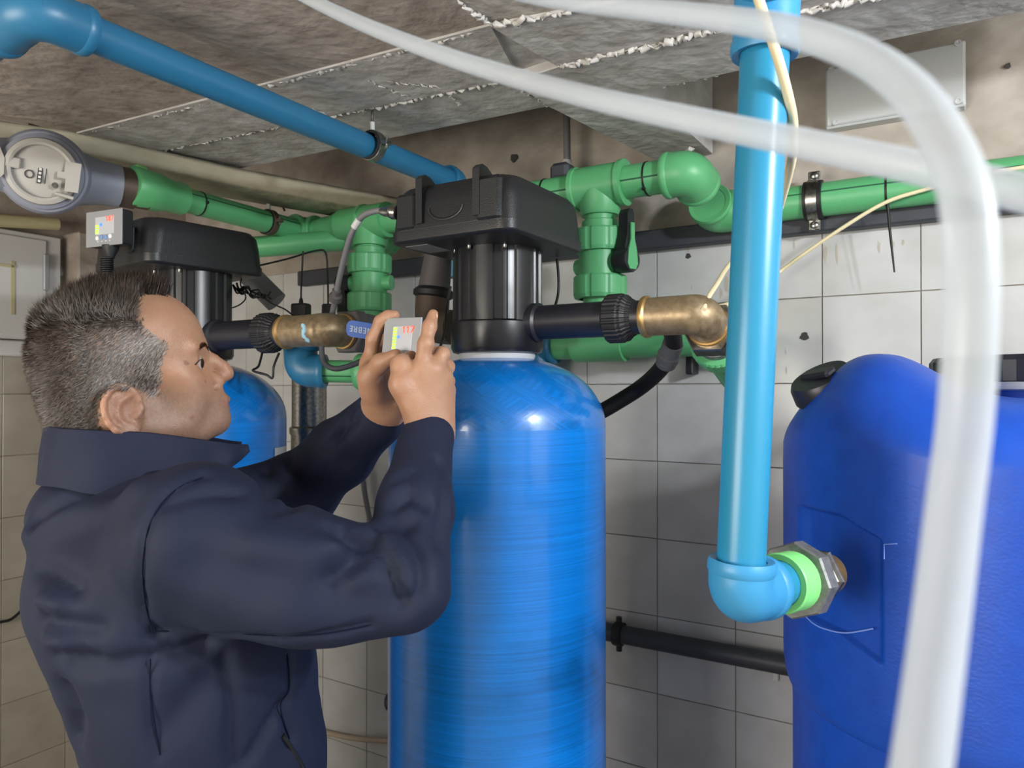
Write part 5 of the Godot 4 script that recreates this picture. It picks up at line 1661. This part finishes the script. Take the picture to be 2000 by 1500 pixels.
func jacket_field() -> Field:
	var w := Field.new()
	var tb := Basis(TF, Vector3.UP, TS)
	w.ell(T(0.022, -0.33, 0), tb, Vector3(0.150, 0.19, 0.178), 0.05)
	w.ell(T(-0.012, -0.26, 0), tb, Vector3(0.132, 0.12, 0.165), 0.05)
	w.ell(T(0.055, -0.53, 0), tb, Vector3(0.147, 0.30, 0.165), 0.05)
	w.ell(T(0.045, -0.72, 0), tb, Vector3(0.150, 0.12, 0.175), 0.04)
	# neck slope
	w.cap(T(-0.01, -0.185, 0.0), T(0.0, -0.205, 0.10), 0.055, 0.052, 0.04)
	w.cap(T(-0.01, -0.185, 0.0), T(0.0, -0.205, -0.10), 0.055, 0.052, 0.04)
	w.ell(H(-0.016, -0.196, 0), head_b, Vector3(0.100, 0.064, 0.100), 0.03)
	w.ell(T(-0.040, -0.235, 0), tb, Vector3(0.110, 0.105, 0.15), 0.05)
	w.cap(H(-0.01, -0.205, 0.03), P(380, 1030, 0.84), 0.045, 0.06, 0.05)
	# near arm
	var sh := P(396, 1046, 0.825)
	var el := P(780, 1142, 0.805)
	var wr := P(834, 858, 0.975)
	var mid := P(600, 1128, 0.815)
	w.cap(sh, mid, 0.079, 0.066, 0.04)
	w.cap(mid, el, 0.066, 0.048, 0.03)
	w.cap(P(470, 1150, 0.83), P(690, 1175, 0.80), 0.05, 0.036, 0.03)
	w.cap(el + Vector3(0.006, 0, 0), el.lerp(wr, 0.5) + Vector3(0.002, 0.0, 0.004), 0.047, 0.043, 0.025)
	w.cap(el.lerp(wr, 0.5) + Vector3(0.002, 0, 0.004), wr, 0.043, 0.0365, 0.02)
	# far arm
	var sl := T(0.03, -0.22, -0.16)
	var fe := P(585, 958, 1.20)
	var fw := P(738, 818, 1.11)
	w.cap(sl, fe, 0.075, 0.062, 0.05)
	w.cap(fe, fe.lerp(fw, 0.55), 0.056, 0.050, 0.02)
	w.cap(fe.lerp(fw, 0.55), fw, 0.050, 0.041, 0.02)
	return w

func build_person():
	head_o = P(255, 700, 0.98)
	head_b = Basis(Vector3(0.889, 0, -0.457), Vector3.UP, Vector3(0.457, 0, 0.889))
	for q in [[330, 560], [270, 585], [258, 605], [266, 630], [288, 652], [326, 676], [316, 700], [310, 735], [303, 775], [290, 768], [262, 757], [233, 753], [208, 768], [196, 790], [205, 850], [90, 880], [0, 700], [20, 540], [200, 470], [330, 490]]:
		hair_poly.append(Vector2((q[0] - 255) * 0.000605, (700 - q[1]) * 0.000676))
	var nz := FastNoiseLite.new()
	nz.seed = 8; nz.frequency = 1.0
	var skin := mat("skin", Color(1, 1, 1), 0.5)
	skin.vertex_color_use_as_albedo = true
	skin.subsurf_scatter_enabled = true; skin.subsurf_scatter_strength = 0.12
	skin.normal_enabled = true; skin.normal_texture = noise_tex["fine relief"]; skin.normal_scale = 0.3
	skin.uv1_triplanar = true; skin.uv1_scale = Vector3(9, 9, 9)
	var paint := skin_paint(nz)
	var body := Msh.new()
	var hf := head_field()
	var hb := AABB(head_o - Vector3(0.17, 0.2, 0.17), Vector3(0.34, 0.34, 0.34))
	var hn := hf.net(0.0028, hb)
	add_net(body, hn, paint)
	for f in [right_hand(), left_hand()]:
		add_net(body, f.net(0.0026, f.box()), paint)
	# trunk and limbs under the clothes
	var core := Field.new()
	core.cap(H(-0.035, -0.15, 0), T(0.0, -0.27, 0), 0.05, 0.07, 0.03)
	core.cap(T(0.03, -0.27, 0), T(0.05, -0.62, 0), 0.10, 0.095, 0.05)
	var wrs := [P(834, 885, 0.962), P(706, 845, 1.13)]
	var els := [P(778, 1146, 0.805), P(585, 958, 1.20)]
	var shs := [P(396, 1046, 0.825), T(0.03, -0.22, -0.16)]
	for k in 2:
		core.cap(T(0.0, -0.24, 0.1 - 0.2 * k), shs[k], 0.05, 0.045, 0.04)
		core.cap(shs[k], els[k], 0.040, 0.024, 0.02)
		core.cap(els[k], wrs[k], 0.024, 0.023, 0.02)
		core.cap(T(0.045, -0.66, 0.08 - 0.16 * k), T(0.01, -1.08, 0.1 - 0.2 * k), 0.07, 0.05, 0.03)
		core.cap(T(0.01, -1.08, 0.1 - 0.2 * k), T(-0.01, -1.50, 0.1 - 0.2 * k), 0.052, 0.034, 0.03)
		core.cap(T(-0.01, -1.53, 0.1 - 0.2 * k), T(0.12, -1.555, 0.11 - 0.22 * k), 0.034, 0.024, 0.02)
	add_net(body, core.net(0.014, core.box()), paint)
	var man := put(body, "person", skin)
	tag(man, "man in navy zip jacket holding up a small controller with both hands", "person")
	# eyes
	for s in [-1, 1]:
		var em := Msh.new()
		var ec := H(0.0748, -0.0062, 0.0316 * s)
		var look := (head_b * Vector3(1, 0.0, 0.42 * s)).normalized()
		em.col = lin(168, 156, 148)
		var pr := []
		for k in 13: pr.append(Vector2(maxf(0.0001, 0.0127 * sin(PI * k / 12)), -0.0127 * cos(PI * k / 12)))
		em.lathe(ec, look, pr, 24)
		em.col = lin(52, 38, 28)
		em.lathe(ec, look, [Vector2(0.0066, 0.0110), Vector2(0.005, 0.0122), Vector2(0.0001, 0.0132)], 20)
		var eye := mat("eye", Color(1, 1, 1), 0.1)
		eye.vertex_color_use_as_albedo = true
		put(em, "eye", eye, man)
	# hair and brows
	var hairm := mat("hair", Color(1, 1, 1), 0.45)
	hairm.vertex_color_use_as_albedo = true
	put(hair_strands(hn), "hair", hairm, man)
	for s in [-1, 1]:
		var bm := Msh.new()
		var g := RandomNumberGenerator.new()
		g.seed = 31
		for k in 260:
			var t := g.randf()
			var p0 := hf.meet(H(0.16, 0.013 + 0.006 * sin(t * PI) + g.randf_range(-0.003, 0.003), (0.012 + 0.036 * t) * s), head_b * Vector3(-1, 0, 0), 0.0)
			var nn := hf.grad(p0)
			var dir := (head_b * Vector3(-0.5, 0.25 - 0.5 * t, 1.0 * s) + nn * 0.5).normalized()
			bm.col = lin(58, 44, 36).lerp(lin(110, 92, 78), g.randf() * 0.6)
			var sd := dir.cross(nn).normalized() * 0.0004
			var a := bm.vert(p0 - sd, nn)
			var b := bm.vert(p0 + sd, nn)
			var c := bm.vert(p0 + dir * 0.007, nn)
			bm.tri(a, b, c)
		put(bm, "eyebrow", hairm, man)
	# lashes along the upper lid
	for s in [-1, 1]:
		var lash := []
		for q in [[0.0750, -0.0090], [0.0775, -0.0055], [0.0810, -0.0022], [0.0850, -0.0008]]:
			lash.append(hf.meet(H(q[0], q[1], 0.12 * s), head_b * Vector3(0, 0, -s), 0.0) + head_b * Vector3(0.0004, 0, 0.0002 * s))
		put_tube("eyelash", man, mat("lash", rgb(40, 30, 26), 0.6), spline(lash, 4), 0.00075, 6)
	# nails
	var nail := mat("nail", rgb(214, 172, 150), 0.3)
	for q in [[P(847, 617, 0.9715), Vector3(0.1, 1, -0.35), Vector3(0.35, 0.1, 1)], [P(768, 690, 1.008), Vector3(0.9, 0.4, 0.35), Vector3(-0.25, 0.5, 1)]]:
		var nm := Msh.new()
		var xf := frame(q[0], q[1], q[2])
		var pr := []
		for k in 9: pr.append(Vector2(maxf(0.0001, 0.0055 * sin(PI * k / 16)), 0.0014 * cos(PI * k / 16)))
		nm.lathe(xf.origin, xf.basis.y, pr, 18)
		put(nm, "nail", nail, man)
	build_clothes(man)
	build_held()

func build_clothes(man: Node3D):
	var cloth := mat("jacket", rgb(22, 29, 52), 0.74, 0.0, 0.4)
	cloth.normal_enabled = true
	cloth.normal_texture = noise("weave", 0.35, Color.BLACK, Color.WHITE, 2, 61, FastNoiseLite.TYPE_SIMPLEX_SMOOTH, 256, 4.0)
	cloth.normal_scale = 0.18
	cloth.uv1_triplanar = true; cloth.uv1_scale = Vector3(10, 10, 10)
	var w := jacket_field()
	var on := func(x, y) -> Vector3: return w.meet(EYE, ray(x, y), 0.3)
	# [points, width, depth]: grooves positive, ridges negative
	var folds := []
	var crease := func(pts: Array, wd: float, dp: float):
		var q := []
		for p in pts: q.append(on.call(p[0], p[1]))
		folds.append([q, wd, dp])
	crease.call([[396, 926], [315, 976], [279, 1052], [272, 1120], [281, 1192], [297, 1237]], 0.007, 0.0045)
	crease.call([[297, 1234], [405, 1239], [517, 1246], [621, 1244], [720, 1226]], 0.006, 0.004)
	crease.call([[672, 1036], [702, 1055], [697, 1092], [655, 1122]], 0.016, 0.014)
	crease.call([[640, 1020], [720, 1040], [728, 1090], [690, 1130]], 0.012, -0.006)
	crease.call([[728, 1052], [756, 1102], [774, 1150], [788, 1184]], 0.010, 0.009)
	crease.call([[750, 1050], [780, 1100], [794, 1150]], 0.010, -0.005)
	crease.call([[780, 1030], [814, 1070], [826, 1120], [820, 1160]], 0.009, 0.006)
	crease.call([[396, 1102], [495, 1129], [630, 1165], [760, 1178]], 0.022, 0.006)
	crease.call([[500, 1060], [590, 1075], [650, 1068]], 0.02, -0.006)
	crease.call([[330, 985], [400, 965], [470, 962]], 0.008, 0.004)
	crease.call([[74, 1018], [135, 976], [252, 922]], 0.013, 0.010)
	crease.call([[60, 1045], [150, 1000], [270, 955]], 0.018, -0.008)
	crease.call([[78, 1112], [104, 1120], [150, 1150]], 0.012, 0.007)
	crease.call([[92, 1208], [112, 1216], [190, 1228]], 0.011, 0.007)
	crease.call([[88, 1172], [112, 1180]], 0.014, -0.008)
	crease.call([[106, 1282], [128, 1284], [180, 1290]], 0.010, 0.007)
	crease.call([[102, 1248], [124, 1252]], 0.013, -0.008)
	crease.call([[124, 1350], [146, 1400], [142, 1440]], 0.014, 0.010)
	crease.call([[135, 1306], [270, 1291], [405, 1262]], 0.012, 0.008)
	crease.call([[292, 1291], [292, 1367], [310, 1480]], 0.006, 0.0035)
	crease.call([[567, 1277], [571, 1345], [553, 1381], [571, 1444]], 0.007, 0.0045)
	crease.call([[441, 1285], [454, 1390], [450, 1435], [459, 1498]], 0.008, 0.006)
	crease.call([[549, 1381], [520, 1425], [486, 1480]], 0.009, 0.006)
	crease.call([[330, 1420], [380, 1360], [420, 1310]], 0.02, 0.006)
	crease.call([[305, 1243], [342, 1272], [405, 1256]], 0.007, 0.005)
	crease.call([[770, 990], [800, 965], [830, 985]], 0.010, 0.006)
	crease.call([[775, 935], [800, 920], [790, 970]], 0.010, 0.005)
	crease.call([[860, 900], [868, 980], [858, 1060]], 0.010, 0.005)
	crease.call([[745, 1030], [770, 1015], [800, 1020]], 0.010, 0.007)
	crease.call([[560, 905], [575, 940], [570, 985]], 0.012, 0.009)
	crease.call([[520, 915], [530, 960], [540, 990]], 0.012, 0.009)
	crease.call([[690, 790], [660, 850], [675, 900]], 0.010, 0.007)
	crease.call([[640, 870], [660, 850], [690, 820]], 0.010, 0.005)
	var wn := FastNoiseLite.new()
	wn.seed = 14; wn.frequency = 9.0; wn.fractal_octaves = 2
	var net := w.net(0.0058, w.box())
	var vs: PackedVector3Array = net[0]
	var ns := smooth_normals(vs, net[1])
	var boxes := []
	for f in folds:
		var bb := AABB(f[0][0], Vector3.ZERO)
		for p in f[0]: bb = bb.expand(p)
		boxes.append(bb.grow(f[1] * 2.6))
	for i in vs.size():
		var p := vs[i]
		var d := wn.get_noise_3dv(p) * 0.0035
		for k in folds.size():
			if not boxes[k].has_point(p): continue
			var f = folds[k]
			var best := 1.0
			for j in f[0].size() - 1: best = minf(best, seg_dist(p, f[0][j], f[0][j + 1]))
			var x: float = best / f[1]
			if x < 2.6: d -= f[2] * 1.3 * exp(-x * x)
		vs[i] = p + ns[i] * d
	net[0] = vs
	var jm := Msh.new()
	add_net(jm, net)
	var jacket := put(jm, "jacket", cloth, man)
	jacket.set_meta("label", "navy softshell jacket with raised collar")
	# seams
	var thread := mat("seam navy", rgb(18, 23, 42), 1.0, 0.0, 0.2)
	for s in [[[396, 926], [350, 945], [315, 976], [290, 1015], [279, 1052], [272, 1120], [281, 1192], [297, 1237]], [[297, 1236], [405, 1241], [517, 1248], [621, 1246], [720, 1228]], [[292, 1291], [292, 1367], [310, 1480]], [[567, 1277], [571, 1345], [553, 1381], [571, 1444]]]:
		var q := []
		for p in s:
			var h: Vector3 = on.call(p[0], p[1])
			q.append(h - w.grad(h) * 0.0042)
		put_tube("seam", jacket, thread, spline(q, 6), 0.0008, 6)
	# pocket zip
	var zq := []
	for p in [[552, 1436], [570, 1462], [588, 1492], [600, 1515]]:
		var h: Vector3 = on.call(p[0], p[1])
		zq.append(h)
	put_tube("pocket_zip", jacket, mats["cable black"], spline(zq, 5), 0.003, 8)
	var zl := []
	for p in zq: zl.append(p + Vector3(-0.006, 0, 0.002))
	put_tube("pocket_welt", jacket, thread, spline(zl, 5), 0.0045, 8)
	# collar: a standing band, open at the throat
	var cm := Msh.new()
	var rings := []
	# f, s, top, bottom, lean
	var path := [[0.142, 0.030, -0.118, -0.127], [0.125, 0.042, -0.116, -0.140], [0.100, 0.056, -0.111, -0.153], [0.060, 0.072, -0.103, -0.163], [0.020, 0.080, -0.096, -0.168], [-0.030, 0.078, -0.092, -0.166], [-0.066, 0.060, -0.090, -0.158], [-0.088, 0.030, -0.088, -0.158], [-0.094, 0.0, -0.087, -0.158]]
	var full := path.duplicate()
	for k in range(path.size() - 2, -1, -1): full.append([path[k][0], -path[k][1], path[k][2], path[k][3]])
	var tops := []
	var bots := []
	for q in full:
		tops.append(H(q[0], q[2], q[1]))
		bots.append(H(q[0] * 1.04 - 0.004, q[3], q[1] * 1.16))
	tops = spline(tops, 4); bots = spline(bots, 4)
	for k in tops.size():
		var tg: Vector3 = tops[min(k + 1, tops.size() - 1)] - tops[max(k - 1, 0)]
		var up: Vector3 = tops[k] - bots[k]
		var o := tg.cross(up).normalized() * 0.0032
		var t2: Vector3 = tops[k] + up.normalized() * 0.002
		var wob := 0.0025 * sin(k * 0.9)
		var mid: Vector3 = (tops[k] + bots[k]) / 2 + o.normalized() * wob
		rings.append([bots[k] + o, mid + o, tops[k] + o, t2, tops[k] - o, mid - o, bots[k] - o])
	cm.loft(rings)
	put(cm, "collar", cloth, man)
	var ed := []
	for k in tops.size(): ed.append(tops[k] + (bots[k] - tops[k]).normalized() * 0.008 + ((tops[min(k + 1, tops.size() - 1)] - tops[max(k - 1, 0)]).cross(tops[k] - bots[k])).normalized() * -0.0032)
	# trousers and shoes
	var tf := Field.new()
	for s in [-1, 1]:
		tf.cap(T(0.045, -0.72, 0.08 * s), T(0.01, -1.08, 0.1 * s), 0.105, 0.078, 0.04)
		tf.cap(T(0.01, -1.08, 0.1 * s), T(-0.01, -1.52, 0.1 * s), 0.078, 0.065, 0.03)
	tf.ell(T(0.045, -0.73, 0), Basis(TF, Vector3.UP, TS), Vector3(0.125, 0.11, 0.15), 0.04)
	var tm := Msh.new()
	add_net(tm, tf.net(0.014, tf.box()))
	put(tm, "trousers", mat("trousers", rgb(36, 38, 46), 0.85), man)
	for s in [-1, 1]:
		var sf := Field.new()
		sf.cap(T(-0.03, -1.55, 0.1 * s), T(0.13, -1.565, 0.115 * s), 0.040, 0.030, 0.03)
		sf.cap(T(-0.02, -1.50, 0.1 * s), T(-0.02, -1.56, 0.1 * s), 0.042, 0.040, 0.02)
		sf.ell(T(0.05, -1.66, 0.1 * s), Basis(TF, Vector3.UP, TS), Vector3(0.4, 0.07, 0.3), 0.01, -1)
		var sm := Msh.new()
		add_net(sm, sf.net(0.008, sf.box()))
		put(sm, "shoe", mat("shoe", rgb(28, 27, 27), 0.6), man)

func build_held():
	var t := thing("controller", "square grey controller with green bars and red digits held in both hands", "controller")
	var z := Vector3(-0.55, 0.10, 0.83).normalized()
	var x := Vector3(0.83, -0.03, 0.55)
	var xf := frame(P(784, 668, 1.032), x, Vector3.UP)
	xf = Transform3D(Basis(x.normalized(), z.cross(x.normalized()).normalized(), z).orthonormalized(), P(784, 668, 1.032))
	var w := 0.0685
	put_block("case", t, mats["black plastic"], xf.translated_local(Vector3(0, 0, -0.0165)), Vector3(w * 0.98, w * 0.98, 0.03), 0.003)
	screen_face(t, xf, w, w, "117", 7)
	var lead := spline([xf * Vector3(0.02, -0.03, -0.02), P(828, 735, 1.07), P(850, 700, 1.12), P(868, 650, 1.2), P(872, 600, 1.28), P(880, 560, 1.3)], 10)
	put_tube("lead", t, mats["cable black"], lead, 0.0024, 8)

func _ready():
	make_materials()
	camera_and_light()
	build_room()
	build_green_pipes()
	var port: Vector3 = build_blue_pipes()
	build_units()
	build_plastic_tank(port)
	build_meter()
	build_details()
	build_person()
